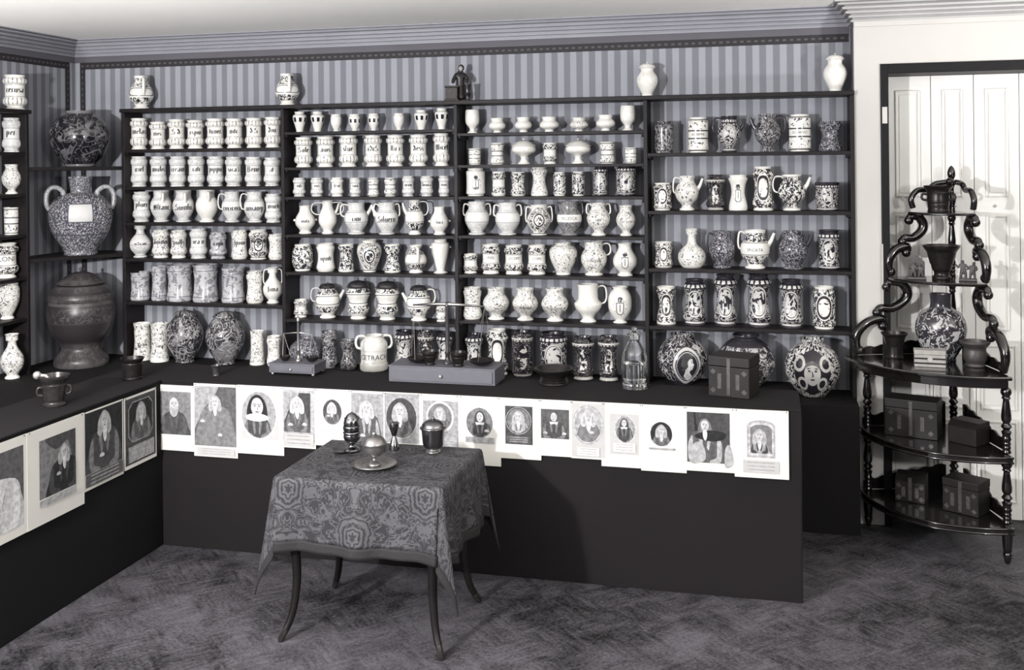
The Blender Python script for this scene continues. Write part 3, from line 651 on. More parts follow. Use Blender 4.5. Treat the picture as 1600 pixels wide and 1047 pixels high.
def pot(cx, top, w, kind, deco, zb, Y=None, Xp=None, text=None, hs='', sp='', lid=None, rz=0.0, name=None, label=None, group=None, tz=.55, th=.20, mat=None, hz=(.42, .88), hr=.05, seg=30, Pxy=None, rom=False, hout=1.34, hpath=None, art=None):
    """cx, top and w in photo pixels give the pot's place, height and width on its shelf"""
    if Pxy: x, y = Pxy
    elif Xp is not None: p = atX(cx, top, Xp); x, y = p.x, p.y
    else: p = atY(cx, top, Y); x, y = p.x, p.y
    Zc = depth(x, y); ztop = H+ray(cx, top)[2]*Zc
    h = ztop-zb; R = w*.5*Zc/F
    zc = zb+.0006
    pr = PROF[kind]
    sm = catmull(pr, 3)
    pts = [(r*R, z*h) for r, z in sm]
    hb = pr[-1][1]*h
    rim = pts[-1][0]
    inner = [(rim*.93, hb), (rim*.88, hb-.02*h), (rim*.86, hb-.14*h), (0, hb-.15*h)]
    full = [(0, 0)]+pts+inner
    def Rz(z):
        for (r0, z0), (r1, z1) in zip(pts, pts[1:]):
            if z0 <= z <= z1 and z1 > z0: return r0+(r1-r0)*(z-z0)/(z1-z0)
        return pts[-1][0] if z > hb*.5 else pts[0][0]
    mod = None
    if kind == 'gad':
        def mod(a, z):
            v = z/h
            return 1+.035*abs(math.cos(8*a)) if (.13 < v < .36 or .745 < v < .91) else 1.0
    root = thing(name or NOUN[kind].replace(' ', '_').replace('-', '_'), label, 'pot' if kind in ('pot', 'squat') else 'jug' if kind in ('ewer', 'jugband', 'teapot') else 'vase' if kind in ('ovoid', 'pear', 'bottle', 'bag', 'globe', 'vaselid', 'urn') else 'jar', (x, y, zc), math.atan2(-x, y)+rz, group)
    body = obj('body', MB().lathe(full, 48 if kind == 'gad' else seg, mod=mod, uv=(R, h)), mat or 'cer_'+deco, root, smooth=True, sharp=50)
    cm = mat or ('cer_plain' if deco in ('plain', 'gad', 'smooth', 'sprig', 'floral', 'floralend', 'cart', 'med', 'tin', 'label', 'crest', 'arab') else 'glaze_mottled' if deco == 'armorial' else 'cer_'+deco)
    for c in hs:
        if c in 'LRlr':
            s = -1 if c in 'Ll' else 1
            z0, z1 = hz[0]*h, hz[1]*h; r0, r1 = Rz(z0), Rz(z1); ro = max(r0, r1)*hout if c in 'LR' else max(r0, r1)*1.14
            path = catmull([(s*r0*.96, z0), (s*(r0*.4+ro*.62), z0+(z1-z0)*.12), (s*ro, z0+(z1-z0)*.55), (s*(ro*.80+r1*.2), z1+.03*h), (s*(r1*1.18), z1+.045*h), (s*r1*.94, z1-.01*h)], 4)
            if hpath: path = catmull([(s*a*R, b_*h) for a, b_ in hpath], 5)
            obj('handle', MB().tube([(a, 0, b_) for a, b_ in path], hr*R*1.3, 8), cm, root, smooth=True, sharp=None)
        elif c == 'F':      # strap towards the viewer
            z0, z1 = hz[0]*h, hz[1]*h; r0, r1 = Rz(z0), Rz(z1); ro = r0*1.12
            path = catmull([(r0*.97, z0), (ro, z0+(z1-z0)*.4), (ro*.96, z1*.98), (r1*1.25, z1+.05*h), (r1*.95, z1)], 4)
            obj('handle', MB().tube([(R*.18, -a, b_) for a, b_ in path], .13*R, 8), cm, root, smooth=True, sharp=None)
        elif c == 'k':      # side lugs
            for s in (-1, 1):
                z0 = .48*h if kind != 'urn' else .76*h
                r0 = Rz(z0)
                obj('lug', MB().tube([(s*r0*.9, 0, z0), (s*r0*1.10, 0, z0+.01*h), (s*r0*1.16, 0, z0+.015*h)], [.13*R, .13*R, .10*R], 8), cm, root, smooth=True, sharp=None)
    for c in sp:
        s = -1 if c == 'L' else 1
        if c in 'LR':
            z0 = .56*h*(pr[-1][1]); r0 = Rz(z0)
            pa = [(s*r0*.80, 0, z0), (s*r0*1.12, 0, z0+.17*h), (s*r0*1.32, 0, z0+.36*h*pr[-1][1])]
            mb = MB().tube(pa, [.20*R, .14*R, .10*R], 10); obj('spout', mb, cm, root, smooth=True, sharp=40)
        elif c == 'f':
            z0 = .60*h; r0 = Rz(z0)
            pa = [(R*.12, -r0*.75, z0), (R*.14, -r0*1.12, z0+.16*h), (R*.15, -r0*1.3, z0+.34*h)]
            obj('spout', MB().tube(pa, [.20*R, .15*R, .11*R], 10), cm, root, smooth=True, sharp=40)
    if lid:
        rl = Rz(hb*.999)*1.10
        if lid == 'metal': lp = [(rl*1.05, 0), (rl*1.08, .012), (rl*1.0, .025), (rl*.95, .05), (rl*.72, .085), (rl*.35, .10), (rl*.16, .105), (0, .106)]
        elif lid == 'dome': lp = [(rl, 0), (rl*1.06, .015), (rl*1.0, .03), (rl*.90, .07), (rl*.62, .115), (rl*.25, .135), (0, .137)]
        elif lid == 'tureen': lp = [(rl*1.0, 0), (rl*1.04, .02), (rl*.92, .06), (rl*.80, .11), (rl*.74, .13), (rl*.50, .20), (rl*.2, .235), (0, .24)]
        else: lp = [(rl*.98, 0), (rl*1.02, .01), (rl*.60, .055), (rl*.42, .09), (rl*.30, .13), (rl*.12, .16), (0, .163)]
        rem = (1-pr[-1][1])*.74; lp = [(r, z*rem/lp[-1][1]) for r, z in lp]
        lm = 'lid_metal' if lid == 'metal' else cm
        L = obj('lid', MB().lathe([(0, 0.002*h)]+[(r, z*h) for r, z in catmull(lp, 2)], 26, uv=(R, h)), lm, root, smooth=True, sharp=50, loc=(0, 0, hb+.0005))
        kz = lp[-1][1]*h
        kr = (1.0-pr[-1][1])*h-kz
        if kr > .004: obj('knob', MB().lathe([(0, 0), (.35*kr*.5, 0), (.25*kr, .3*kr), (.42*kr, .6*kr), (.34*kr, .9*kr), (0, kr)], 12), lm if lid != 'metal' else 'pewter', L, smooth=True, sharp=None, loc=(0, 0, kz-.0008))
    if art:
        global RM
        RM = R
        for k, (nm, polys, mt) in enumerate(art): obj(nm, paint(polys, Rz, h, .0007+.0005*k), mt, root)
    if text:
        polys = roman(text, th*h) if rom else blackletter(text, th*h*.62)
        obj('inscription', wrap(polys, Rz, tz*h), 'ink_black', root)
    return root

def sm2(p): return catmull(p+[p[0]], 3)[:-1]
HEADART = [('painted_bust', [sm2([(.02,.22),(.06,.36),(.03,.44),(.05,.56),(.12,.62),(.19,.58),(.205,.53),(.205,.495),(.235,.455),(.215,.435),(.220,.41),(.205,.395),(.205,.365),(.165,.345),(.155,.29),(.24,.19),(.12,.13)])], 'print_white'),
           ('painted_hair', [sm2([(.03,.40),(-.03,.44),(-.01,.56),(.06,.645),(.15,.64),(.19,.585),(.13,.56),(.10,.49),(.11,.43),(.07,.37),(.02,.33),(-.02,.36)])], 'print_dark'),
           ('painted_eye', [sm2([(.165,.495),(.18,.505),(.195,.495),(.18,.488)]), [(.155,.52),(.20,.525),(.20,.535),(.16,.535)]], 'print_black')]
MASKART = [('painted_face', [sm2([(-.085,.505),(-.055,.525),(-.025,.505),(-.055,.492)]), sm2([(.025,.505),(.055,.525),(.085,.505),(.055,.492)]), sm2([(-.012,.50),(.0,.50),(.022,.415),(-.026,.405),(-.004,.42)]), sm2([(-.05,.355),(0,.368),(.05,.355),(0,.338)]), [(-.09,.54),(-.03,.548),(-.03,.56),(-.085,.556)], [(.09,.54),(.03,.548),(.03,.56),(.085,.556)]], 'print_dark'),
           ('painted_hair', [sm2([(-.135,.52),(-.11,.62),(0,.675),(.11,.62),(.135,.52),(.08,.585),(0,.61),(-.08,.585)])], 'print_mid')]
BAY = {1: 'leftmost bay', 2: 'second bay', 3: 'third bay', 4: 'rightmost bay'}
SHN = ['top shelf', 'second shelf', 'third shelf', 'fourth shelf', 'fifth shelf', 'sixth shelf']
def row(bay, sh, items, Y=None):
    """items: (cx, top, width, kind, deco, extras)"""
    bottom = sh == 'b'
    if bottom: zb = PZ
    else: zb = SHZ[bay][sh]
    for i, it in enumerate(items):
        cx, top, w, kind, deco = it[:5]; ex = dict(it[5]) if len(it) > 5 else {}
        yy = ex.pop('Y', Y or SY+.105); z = ex.pop('zb', zb)
        lab = ex.pop('lab', None) or f'{ADJ[deco]} {NOUN[kind]}'
        where = ('bottom row' if bottom else SHN[sh])+' of the '+BAY[bay]
        pot(cx, top, w, kind, deco, z, Y=yy, label=f'{lab}, {ORD[i]} from left, {where}', group=f'pots on the {where}', **ex)
T = lambda s, **k: dict(text=s, **k)
row(1, 0, [(217,185.3,27,'gad','gad',T('melas')),(246.7,191,26,'gad','gad',T('mis.')),(276,187,27.5,'gad','gad',T('S.d.')),(305,188.4,27.6,'gad','gad',T('cspio')),(336,186,29,'gad','gad',T('tuner')),(366,186,27.6,'gad','gad',T('mtc.')),(396.5,185,27,'gad','gad',T('d.S')),(426,183.5,27,'gad','gad',T('diu.'))])
row(1, 1, [(217.4,244.7,26.5,'smooth','smooth',T('mel',th=.2)),(247.4,244.7,26.5,'smooth','smooth',T('mulis')),(277.5,244.7,26.5,'smooth','smooth',T('cream')),(306.5,244.7,26.5,'smooth','smooth',T('iati')),(336.5,244.7,26.5,'smooth','smooth',T('pippu',th=.2)),(364.7,245.5,26.5,'smooth','smooth',T('sica3')),(395.5,245.5,26.5,'smooth','smooth',T('Bene',th=.22)),(425,246.5,26.5,'smooth','smooth',T('at.'))])
row(1, 2, [(221,299.7,27,'smooth','smooth',T('pluer')),(251.8,297.6,33,'ewer','smooth',T('Oltanr',tz=.45,sp='f')),(286.5,297.6,33,'ewer','smooth',T('Suinlu',tz=.45,sp='f')),(323,296,34,'ewer','plain',dict(sp='f')),(362.4,299.7,32,'ewer','smooth',T('cvricvre',tz=.45,hs='L')),(397.7,299.7,33,'ewer','smooth',T('uniangi',tz=.45,hs='L')),(427,303,27,'smooth','smooth',T('murti'))])
row(1, 3, [(219,350.7,33,'pear','smooth',T('ordicam',tz=.42,th=.11)),(251,359,27,'smooth','sprig',T('boutm')),(279,360,26,'smooth','sprig',T('usills')),(310,357.4,27.5,'smooth','smooth',T('iea n')),(340.6,363,27,'smooth','grey',T('icepv')),(374,360,25.5,'alb','sprig',T('lprin')),(403.5,359,29.6,'smooth','med',T('rriovo',tz=.62)),(431,366,24,'alb','sprig')])
row(1, 4, [(219,425,31,'drum','grey'),(249,416,25,'drum','grey'),(280.7,414,40,'drum','grey'),(321,413,39.5,'drum','grey'),(364,418.5,36,'drum','grey'),(398,424,27,'alb','sprig'),(426,418,30,'pear','plain',T('fima',tz=.40,th=.16,hs='lr',hz=(.55,.9)))])
row(1, 'b', [(222.5,504.7,28.6,'tall','sprig',T('Restor',th=.10,tz=.42,Y=5.95)),(249,505.4,28.6,'tall','sprig',T('Sivar',th=.10,tz=.42,Y=5.92)),(288.4,482,57,'vaselid','dark',dict(lid='dome',Y=5.93)),(351.4,483.5,60,'vaselid','dark',dict(lid='dome',Y=5.93)),(401.8,517,23.5,'tall','sprig',dict(Y=5.95)),(428,525,23,'alb','sprig',dict(Y=5.94))])
row(2, 0, [(468,175,21,'vasepot','label'),(496,175,21,'vasepot','label'),(525,179,17,'cup','plain'),(554,179,17.6,'cup','label'),(583.6,178,17,'cup','label'),(623,177.5,17,'cup','plain'),(658,172.5,22,'vasepot','label'),(690,169.8,21.6,'vasepot','label')])
row(2, 1, [(474,215,28,'gad','gad',T('Sole')),(508.4,214,28,'gad','gad',T('auis')),(544.4,212,29,'gad','gad',T('slue.')),(582.7,212,28,'gad','gad',T('cdrS')),(617.6,211.7,28,'gad','gad',T('lbr.y')),(653.6,211.3,29,'gad','gad',T('dess')),(690,208.7,27,'gad','gad',T('Micet'))])
row(2, 2, [(467.3,278,20,'smooth','smooth',T('mfi')),(495,278,19.6,'smooth','smooth',T('ous')),(526.5,277.6,20,'smooth','plain',T('frso')),(554.8,278,17.6,'smooth','smooth',T('suix')),(583.2,278,17.4,'alb','tin'),(609.5,278,19,'smooth','tin'),(637.8,275.4,19.5,'smooth','smooth',T('uron')),(666.6,275.4,20,'smooth','smooth',T('bovra')),(694,275,18.5,'smooth','smooth',T('ous'))])
row(2, 3, [(476.6,321.6,31,'bag','plain',T('muta',hs='k',th=.14,tz=.45)),(511.6,314,28,'bag','plain',dict(hs='LR',sp='R',hout=1.9,hz=(.58,.9))),(556.5,317,37,'ewer','smooth',T('Cini',hs='L',sp='R',tz=.48,hz=(.56,.9))),(604,316.5,36,'ewer','smooth',T('Siluern',hs='lr',sp='L',tz=.46,hz=(.56,.9))),(647.5,312.6,29.5,'bag','floralend',dict(hs='R',sp='L',hout=1.5,hz=(.55,.9))),(686.5,323.4,29.5,'bag','plain',T('bura',hs='k',th=.13,tz=.45))])
row(2, 4, [(472.6,382,32.6,'barrel','floral'),(508.8,380.5,29,'alb','plain',T('upnti',tz=.45)),(541,382,25.5,'spool','floral'),(577,375,38.6,'ovoid','med'),(613,382,26,'spool','floral'),(649.6,383,34,'bag','floralend',dict(hs='F')),(688,374,29,'urn','plain',dict(hs='k'))])
row(2, 5, [(469.7,468,22,'smooth','cart'),(511.7,440,38.5,'teapot','cart',dict(lid='metal',sp='R',hs='L',hz=(.45,.78),hr=.03)),(559.3,434.5,37.5,'lidjar','cart',dict(lid='metal')),(604.7,435.4,37.5,'lidjar','cart',dict(lid='metal')),(654,442.7,38.5,'teapot','cart',dict(lid='metal',sp='L',hs='R',hz=(.45,.78))),(690,479,19,'smooth','cart')])
row(2, 'b', [(477,527,51,'globe','speck',dict(Y=5.94)),(514.4,517,25.6,'alb','dark',dict(Y=5.96)),(544,530.7,26,'spool','dark',dict(Y=5.93)),(584,523.4,44,'handlepot','plain',dict(text='CETRACH',rom=True,tz=.40,th=.20,hs='LR',hz=(.62,.93),hr=.07,hout=1.32,Y=5.93)),(631,516,32,'istor','darkmed',dict(Y=5.97)),(665,516.5,27,'alb','darkfig',dict(Y=5.94)),(695,519,28,'istor','darkmed',dict(Y=5.99))])
row(3, 0, [(737.8,172,22,'goblet','plain'),(776.7,185,26.6,'squat','plain'),(817.5,183.6,27,'squat','plain'),(858,183,30.6,'squat','plain'),(904.5,184,29,'squat','sprig'),(946,180,30,'squat','plain'),(980.7,165.6,23.4,'goblet','plain')])
row(3, 1, [(741.5,232.4,20,'pot','tin'),(776.7,223.6,21.6,'alb','tin'),(818.2,216,37.6,'tureen','plain',dict(lid='tureen')),(859,223.6,23,'smooth','floralend'),(903,216,39,'tureen','plain',dict(lid='tureen')),(948.8,222,23.6,'alb','tin'),(986,231,20,'pot','tin')])
row(3, 2, [(743,263,30,'cyl','crest',T('iiei',tz=.28,th=.16)),(779,268.4,22.8,'alb','floralend'),(809.3,269,23.4,'alb','floral'),(842.5,261,27,'spool','sprig'),(874,269.4,20,'cyl','floral'),(903.4,268.4,20,'cyl','floral'),(938,260,22,'cyl','darkmed'),(977.8,258.4,32,'cyl','darkmed')])
row(3, 3, [(745,315,38.5,'ewer','smooth',dict(hs='lr',hz=(.58,.88))),(793,316.6,39,'ewer','smooth',dict(hs='lr',hz=(.58,.88))),(842,320,37,'ewer','med',dict(hs='lr')),(889.3,315,39,'ewer','bandjug',T('NODCA',hs='lr',tz=.51,th=.13,rom=True,hz=(.62,.92))),(934.8,317,36.4,'footed','sprig',T('SIRV',hs='lr',rom=True,th=.10,tz=.48,hz=(.66,.92))),(977.8,321,30.4,'footed','sprig',T('Ocir Scoto',rom=True,th=.10,tz=.48))])
row(3, 4, [(735,396.6,24,'smooth','floralend'),(766.8,381.4,30.5,'smooth','floralend',T('INSL',rom=True,th=.13)),(802.7,383,31,'smooth','floralend',T('UCOM',rom=True,th=.13)),(838.7,383,31.4,'smooth','floralend',T('LOIN',rom=True,th=.13)),(879.8,379,43.6,'ovoid','sprig'),(927.7,378,40.6,'ewer','sprig',T('OVERANO',rom=True,th=.10,tz=.45,hs='R',hz=(.6,.9))),(976.3,380,37.4,'bag','crest')])
row(3, 5, [(738,449,30,'alb','sprig'),(775,450,40.7,'footed','sprig'),(820.5,450.5,40.4,'footed','sprig',T('DMISTAN',rom=True,th=.09,tz=.42)),(866.7,450.5,42,'footed','sprig',T('CAL.LUDAT',rom=True,th=.09,tz=.42)),(918.6,444,42.5,'jugband','plain',dict(hs='R',hz=(.48,.9))),(968.5,447.6,37,'oval','crest')])
row(3, 'b', [(740.4,521,29,'istor','darkmed',dict(Y=5.97)),(776.5,514.5,35.4,'istor','whitemed',dict(Y=5.96)),(816,516.6,34,'cyl','darkfig',dict(Y=5.95)),(864.4,519,43,'cyl','darkmed',dict(Y=5.94)),(911,525.5,35,'istor','darkfig',dict(Y=5.93)),(950.7,524.5,33.6,'istor','darkfig',dict(Y=5.93))])
row(4, 0, [(1037.4,190,31,'cyl','dark'),(1090.5,184,32,'cyl','tin',T('ACRIPPIE',rom=True,th=.10,tz=.51)),(1139,181.6,37,'footed','darkmed',dict(hs='L',sp='R',hz=(.5,.9))),(1199,178.7,40,'footed','dark',dict(hs='R',sp='L',hz=(.5,.9))),(1249.3,179.4,34,'cyl','tin',T('SCORIVO',rom=True,th=.10,tz=.51)),(1297,190,36,'spool','speck')])
row(4, 1, [(1034.5,286,29.5,'cyl','whitemed'),(1073,275,37,'footed','sprig',dict(hs='l',sp='R',hz=(.5,.9))),(1117.4,273,30,'istor','darkfig'),(1153,273.6,29.5,'spool','crest'),(1192,260.5,34,'istor','whitemed'),(1236.8,273,42.6,'footed','floral',dict(hs='L',sp='R',hz=(.5,.9))),(1292,285,37,'pot','darkmed')])
row(4, 2, [(1036.6,378,30,'alb','whitemed'),(1080.7,357.6,43,'bottle','sprig'),(1128,361,40,'ewer','speck',dict(hs='l')),(1179.4,359.4,45,'ewer','floralend',T('SPICATA',rom=True,th=.11,tz=.50,hs='l',sp='R',hz=(.5,.9))),(1238.8,361,45,'ewer','speck',dict(sp='R')),(1294.8,359.4,34,'alb','darkmed')])
row(4, 3, [(1040.6,447.8,30.8,'spool','whitemed'),(1085,436,37,'istor','darkmed'),(1133,428.7,36,'istor','darkmed'),(1185.3,428.2,38,'istor','darkmed'),(1235.8,436.8,37.4,'istor','darkmed'),(1287.4,447.8,35,'cyl','whitemed')])
row(4, 'b', [(1066,521,78,'globe','profile',dict(Y=5.925,art=HEADART)),(1165.4,522.5,89,'globe','trophy',dict(Y=5.915)),(1269,528.7,84,'globe','mask',dict(Y=5.915,zb=RZ_,art=MASKART))])

# pots along the top board
G = 'pots on top of the shelving'
pot(220.4,119.4,37,'bag','cart',TOPZ,Y=SY+.10,hs='F',label='white cartouche vase on the top board above the leftmost bay',group=G,name='cartouche_vase')
pot(448.6,116,37,'bag','cart',TOPZ,Y=SY+.10,hs='F',label='white cartouche vase on the top board above the first inner upright',group=G,name='cartouche_vase')
pot(1011,97,33,'covvase','plain',TOPZ,Y=SY+.10,lid='dome',label='white lidded vase on the top board above the third bay',group=G)
pot(1304.6,83,36,'covvase','plain',TOPZ,Y=SY+.10,lid='dome',label='white lidded vase at the right end of the top board',group=G)
# left wall unit
LXP = -4.535; G = 'pots on the left wall shelves'
pot(23,118,34,'gad','gad',LTOP,Xp=LXP,text='cerusa',label='white gadrooned jar on top of the left wall shelving',group=G)
pot(18,184.6,28,'smooth','smooth',LZ[0],Xp=LXP,text='per.',label='pale banded jar on the top shelf of the left wall unit',group=G)
pot(17.8,257,28.6,'footed','sprig',LZ[1],Xp=LXP,label='small spotted footed jar on the left wall unit, second shelf',group=G)
pot(17.5,324,22,'pot','tin',LZ[2],Xp=LXP,hs='R',label='white mug with angular handle on the left wall unit, third shelf',group=G,name='handled_mug',hz=(.3,.95),hout=1.6)
pot(9,380,35,'gad','floralend',LZ[3],Xp=LXP,text='ILONI',rom=True,label='floral-banded jar lettered ILONI on the left wall unit',group=G)
pot(11,442,36,'cup','sprig',LZ[4],Xp=LXP,label='sprigged cup-shaped jar on the lowest left wall shelf',group=G)
pot(18.6,522,34,'pear','sprig',PZ,Xp=LXP+.08,text='TER',rom=True,th=.10,tz=.33,label='long-necked vase standing below the left wall shelving',group=G)
# the three great jars in the corner
CP = (-4.335, 5.745); G = 'great jars in the corner'
PROF['greatglobe'] = [(.46,0),(.50,.02),(.52,.06),(.78,.20),(.96,.40),(1,.55),(.95,.70),(.76,.86),(.50,.93),(.44,.95),(.47,.985),(.47,1)]
PROF['greattwo'] = [(.50,0),(.53,.015),(.52,.05),(.64,.13),(.87,.27),(.99,.44),(1,.53),(.92,.65),(.70,.745),(.42,.785),(.32,.80),(.33,.88),(.38,.985),(.38,1)]
PROF['greaturn'] = [(.78,0),(.80,.02),(.79,.07),(.70,.11),(.58,.17),(.62,.22),(.86,.33),(.98,.47),(1,.56),(.95,.64),(.93,.66),(.96,.68),(.95,.72),(.84,.78),(.70,.82),(.60,.83)]
for k in ('greatglobe', 'greattwo', 'greaturn'): NOUN[k] = 'corner_jar'
pot(119.5,174,89,'greatglobe','deepdark',2.006,Pxy=CP,label='great dark painted globular jar on the upper corner shelf',group=G,seg=48)
pot(119,276,93,'greattwo','armorial',1.432,Pxy=CP,hs='LR',label='great grey armorial jar with two twisted handles on the lower corner shelf',group=G,seg=48,hpath=[(.96,.58),(1.04,.66),(1.03,.78),(.90,.855),(.70,.86),(.52,.80),(.56,.76)],hr=.062)
pot(118,418,100,'greaturn','urn',PZ,Pxy=(CP[0]+.02, CP[1]-.03),lid='tureen',label='great brown carved urn with lid on the plinth in the corner',group=G,seg=48)

# ------------------------------------------------------------------ portrait prints pinned along the benches
def ellipse(cx, cy, rx, ry, n=28, a0=0, a1=2*PI): return [(cx+rx*math.cos(a0+(a1-a0)*i/n), cy+ry*math.sin(a0+(a1-a0)*i/n)) for i in range(n)]
def smoothpoly(pts, n=4):
    P = pts; L = len(P); out = []
    for i in range(L):
        a, b_, c, d = P[i-1], P[i], P[(i+1) % L], P[(i+2) % L]
        for k in range(n):
            t = k/n
            out.append(tuple(.5*((2*b_[j])+(-a[j]+c[j])*t+(2*a[j]-5*b_[j]+4*c[j]-d[j])*t*t+(-a[j]+3*b_[j]-3*c[j]+d[j])*t**3) for j in (0, 1)))
    return out
def clip(poly, inside, n=18):
    """Sutherland-Hodgman against a convex outline"""
    out = poly
    for i in range(len(inside)):
        a, b_ = inside[i], inside[(i+1) % len(inside)]
        def side(p): return (b_[0]-a[0])*(p[1]-a[1])-(b_[1]-a[1])*(p[0]-a[0])
        src, out = out, []
        for k in range(len(src)):
            p, q = src[k-1], src[k]; sp_, sq = side(p), side(q)
            if (sp_ >= 0) != (sq >= 0):
                t = sp_/(sp_-sq); out.append((p[0]+(q[0]-p[0])*t, p[1]+(q[1]-p[1])*t))
            if sq >= 0: out.append(q)
        if not out: return []
    return out
class Sheet:
    """a paper print: local x right, z up, front towards -y; each printed area is a layer just proud of the sheet"""
    def __init__(s, root): s.root = root; s.k = 0
    def lay(s, name, polys, mat):
        s.k += 1; y = -.0011-.00028*s.k
        mb = MB()
        for p in polys:
            if len(p) < 3: continue
            ar = sum(p[i-1][0]*p[i][1]-p[i][0]*p[i-1][1] for i in range(len(p)))
            if ar < 0: p = p[::-1]
            mb.add([(q[0], y, q[1]) for q in p], [tuple(range(len(p)))])
        if mb.f: return obj(name, mb, mat, s.root)
def ring(o, i):
    n = len(o); return [[o[k], o[(k+1) % n], i[(k+1) % n], i[k]] for k in range(n)]
def sitter(S, box, win, st):
    """a half length figure inside the window polygon; box = (x0,x1,z0,z1) of the image"""
    x0, x1, z0, z1 = box; W, Hh = x1-x0, z1-z0
    def P(u, v): return (x0+u*W, z0+v*Hh)
    def C(pts): return clip(pts, win)
    fx, fy, fs = st.get('f', (.5, .66, .13)); fsy = fs*W*1.32
    fc = P(fx, fy)
    sh = fy-fsy/Hh*1.25
    lean = st.get('lean', 0)
    coat = smoothpoly([P(fx-.09, sh+.05), P(fx-.30+lean, sh-.03), P(fx-.40+lean, sh-.25), P(fx-.44+lean, -.05), P(fx+.46+lean, -.05), P(fx+.42+lean, sh-.24), P(fx+.31+lean, sh-.02), P(fx+.10, sh+.05)])
    S.lay('coat', [C(coat)], st.get('coat', 'print_coat'))
    lo = max(.02, sh-.62)
    for sg in (-1, 1):
        slv = smoothpoly([P(fx+lean+sg*.30, sh-.06), P(fx+lean+sg*.395, sh-.26), P(fx+lean+sg*.36, lo), P(fx+lean+sg*.14, lo-.06), P(fx+lean+sg*.12, lo+.03), P(fx+lean+sg*.27, lo+.10), P(fx+lean+sg*.28, sh-.24)])
        S.lay('sleeve', [C(slv)], st.get('fold', 'print_mid'))
        lap = [P(fx+lean*.5+sg*.07, sh+.02), P(fx+lean+sg*.15, sh-.10), P(fx+lean+sg*.085, sh-.36), P(fx+lean+sg*.045, sh-.30)]
        S.lay('lapel', [C(lap)], st.get('fold', 'print_mid'))
    if st.get('hair', 'wig') == 'wig':
        hw = fs*W*1.75; w_ = smoothpoly([(fc[0]-hw*.62, fc[1]+fsy*.85), (fc[0], fc[1]+fsy*1.38), (fc[0]+hw*.62, fc[1]+fsy*.85), (fc[0]+hw*.98, fc[1]-fsy*.1), (fc[0]+hw*1.02, fc[1]-fsy*1.4), (fc[0]+hw*.55, fc[1]-fsy*1.75), (fc[0], fc[1]-fsy*.9), (fc[0]-hw*.55, fc[1]-fsy*1.75), (fc[0]-hw*1.02, fc[1]-fsy*1.4), (fc[0]-hw*.98, fc[1]-fsy*.1)])
        S.lay('wig', [C(w_)], st.get('hairtone', 'print_light'))
        for sg in (-1, 1): S.lay('wig_shadow', [C(smoothpoly([(fc[0]+sg*hw*.56, fc[1]+fsy*.3), (fc[0]+sg*hw*.70, fc[1]-fsy*.3), (fc[0]+sg*hw*.62, fc[1]-fsy*1.3), (fc[0]+sg*hw*.50, fc[1]-fsy*.9)]))], 'print_soft')
    elif st['hair'] == 'long':
        hw = fs*W*1.5; w_ = smoothpoly([(fc[0]-hw*.7, fc[1]+fsy*.8), (fc[0], fc[1]+fsy*1.3), (fc[0]+hw*.7, fc[1]+fsy*.8), (fc[0]+hw*1.05, fc[1]-fsy*.5), (fc[0]+hw*.8, fc[1]-fsy*1.2), (fc[0]-hw*.8, fc[1]-fsy*1.2), (fc[0]-hw*1.05, fc[1]-fsy*.5)])
        S.lay('hair', [C(w_)], st.get('hairtone', 'print_dark'))
    S.lay('face', [C(ellipse(fc[0], fc[1], fs*W*.92, fsy*.98, 20))], 'print_face')
    e = fs*W
    S.lay('face_features', [ellipse(fc[0]-e*.36, fc[1]+fsy*.10, e*.17, e*.08, 8), ellipse(fc[0]+e*.36, fc[1]+fsy*.10, e*.17, e*.08, 8), [(fc[0]-e*.62, fc[1]+fsy*.26), (fc[0]-e*.12, fc[1]+fsy*.24), (fc[0]-e*.12, fc[1]+fsy*.31), (fc[0]-e*.58, fc[1]+fsy*.33)], [(fc[0]+e*.62, fc[1]+fsy*.26), (fc[0]+e*.12, fc[1]+fsy*.24), (fc[0]+e*.12, fc[1]+fsy*.31), (fc[0]+e*.58, fc[1]+fsy*.33)], [(fc[0]+e*.02, fc[1]+fsy*.1), (fc[0]+e*.17, fc[1]-fsy*.26), (fc[0]-e*.1, fc[1]-fsy*.28), (fc[0]+e*.05, fc[1]-fsy*.22)], ellipse(fc[0], fc[1]-fsy*.52, e*.30, e*.08, 8)], 'print_coat')
    if st.get('beard'):
        S.lay('beard', [C(smoothpoly([(fc[0]-e*.85, fc[1]-fsy*.25), (fc[0], fc[1]-fsy*.45), (fc[0]+e*.85, fc[1]-fsy*.25), (fc[0]+e*.75, fc[1]-fsy*1.25), (fc[0], fc[1]-fsy*1.75), (fc[0]-e*.75, fc[1]-fsy*1.25)]))], 'print_light')
    elif st.get('ruff'):
        S.lay('ruff', [C(ellipse(fc[0], fc[1]-fsy*1.1, e*1.75, fsy*.42, 22))], 'print_white')
    elif st.get('collar'):
        S.lay('collar', [C([(fc[0]-e*1.3, fc[1]-fsy*1.05), (fc[0]+e*1.3, fc[1]-fsy*1.05), (fc[0]+e*1.0, fc[1]-fsy*1.65), (fc[0]+e*.05, fc[1]-fsy*1.5), (fc[0]-e*1.0, fc[1]-fsy*1.65)])], 'print_white')
    else:
        S.lay('cravat', [C(smoothpoly([(fc[0]-e*.42, fc[1]-fsy*.95), (fc[0]+e*.42, fc[1]-fsy*.95), (fc[0]+e*.52, fc[1]-fsy*2.0), (fc[0]+e*.1, fc[1]-fsy*2.7), (fc[0]-e*.4, fc[1]-fsy*2.0)]))], 'print_white')
    for (hx, hy) in st.get('hands', []):
        c = P(hx, hy); r = fs*W*.62
        S.lay('hand', [C(smoothpoly([(c[0]-r, c[1]-r*.3), (c[0]-r*.3, c[1]+r*.55), (c[0]+r*.8, c[1]+r*.3), (c[0]+r*1.1, c[1]-r*.4), (c[0], c[1]-r*.6)]))], 'print_face')
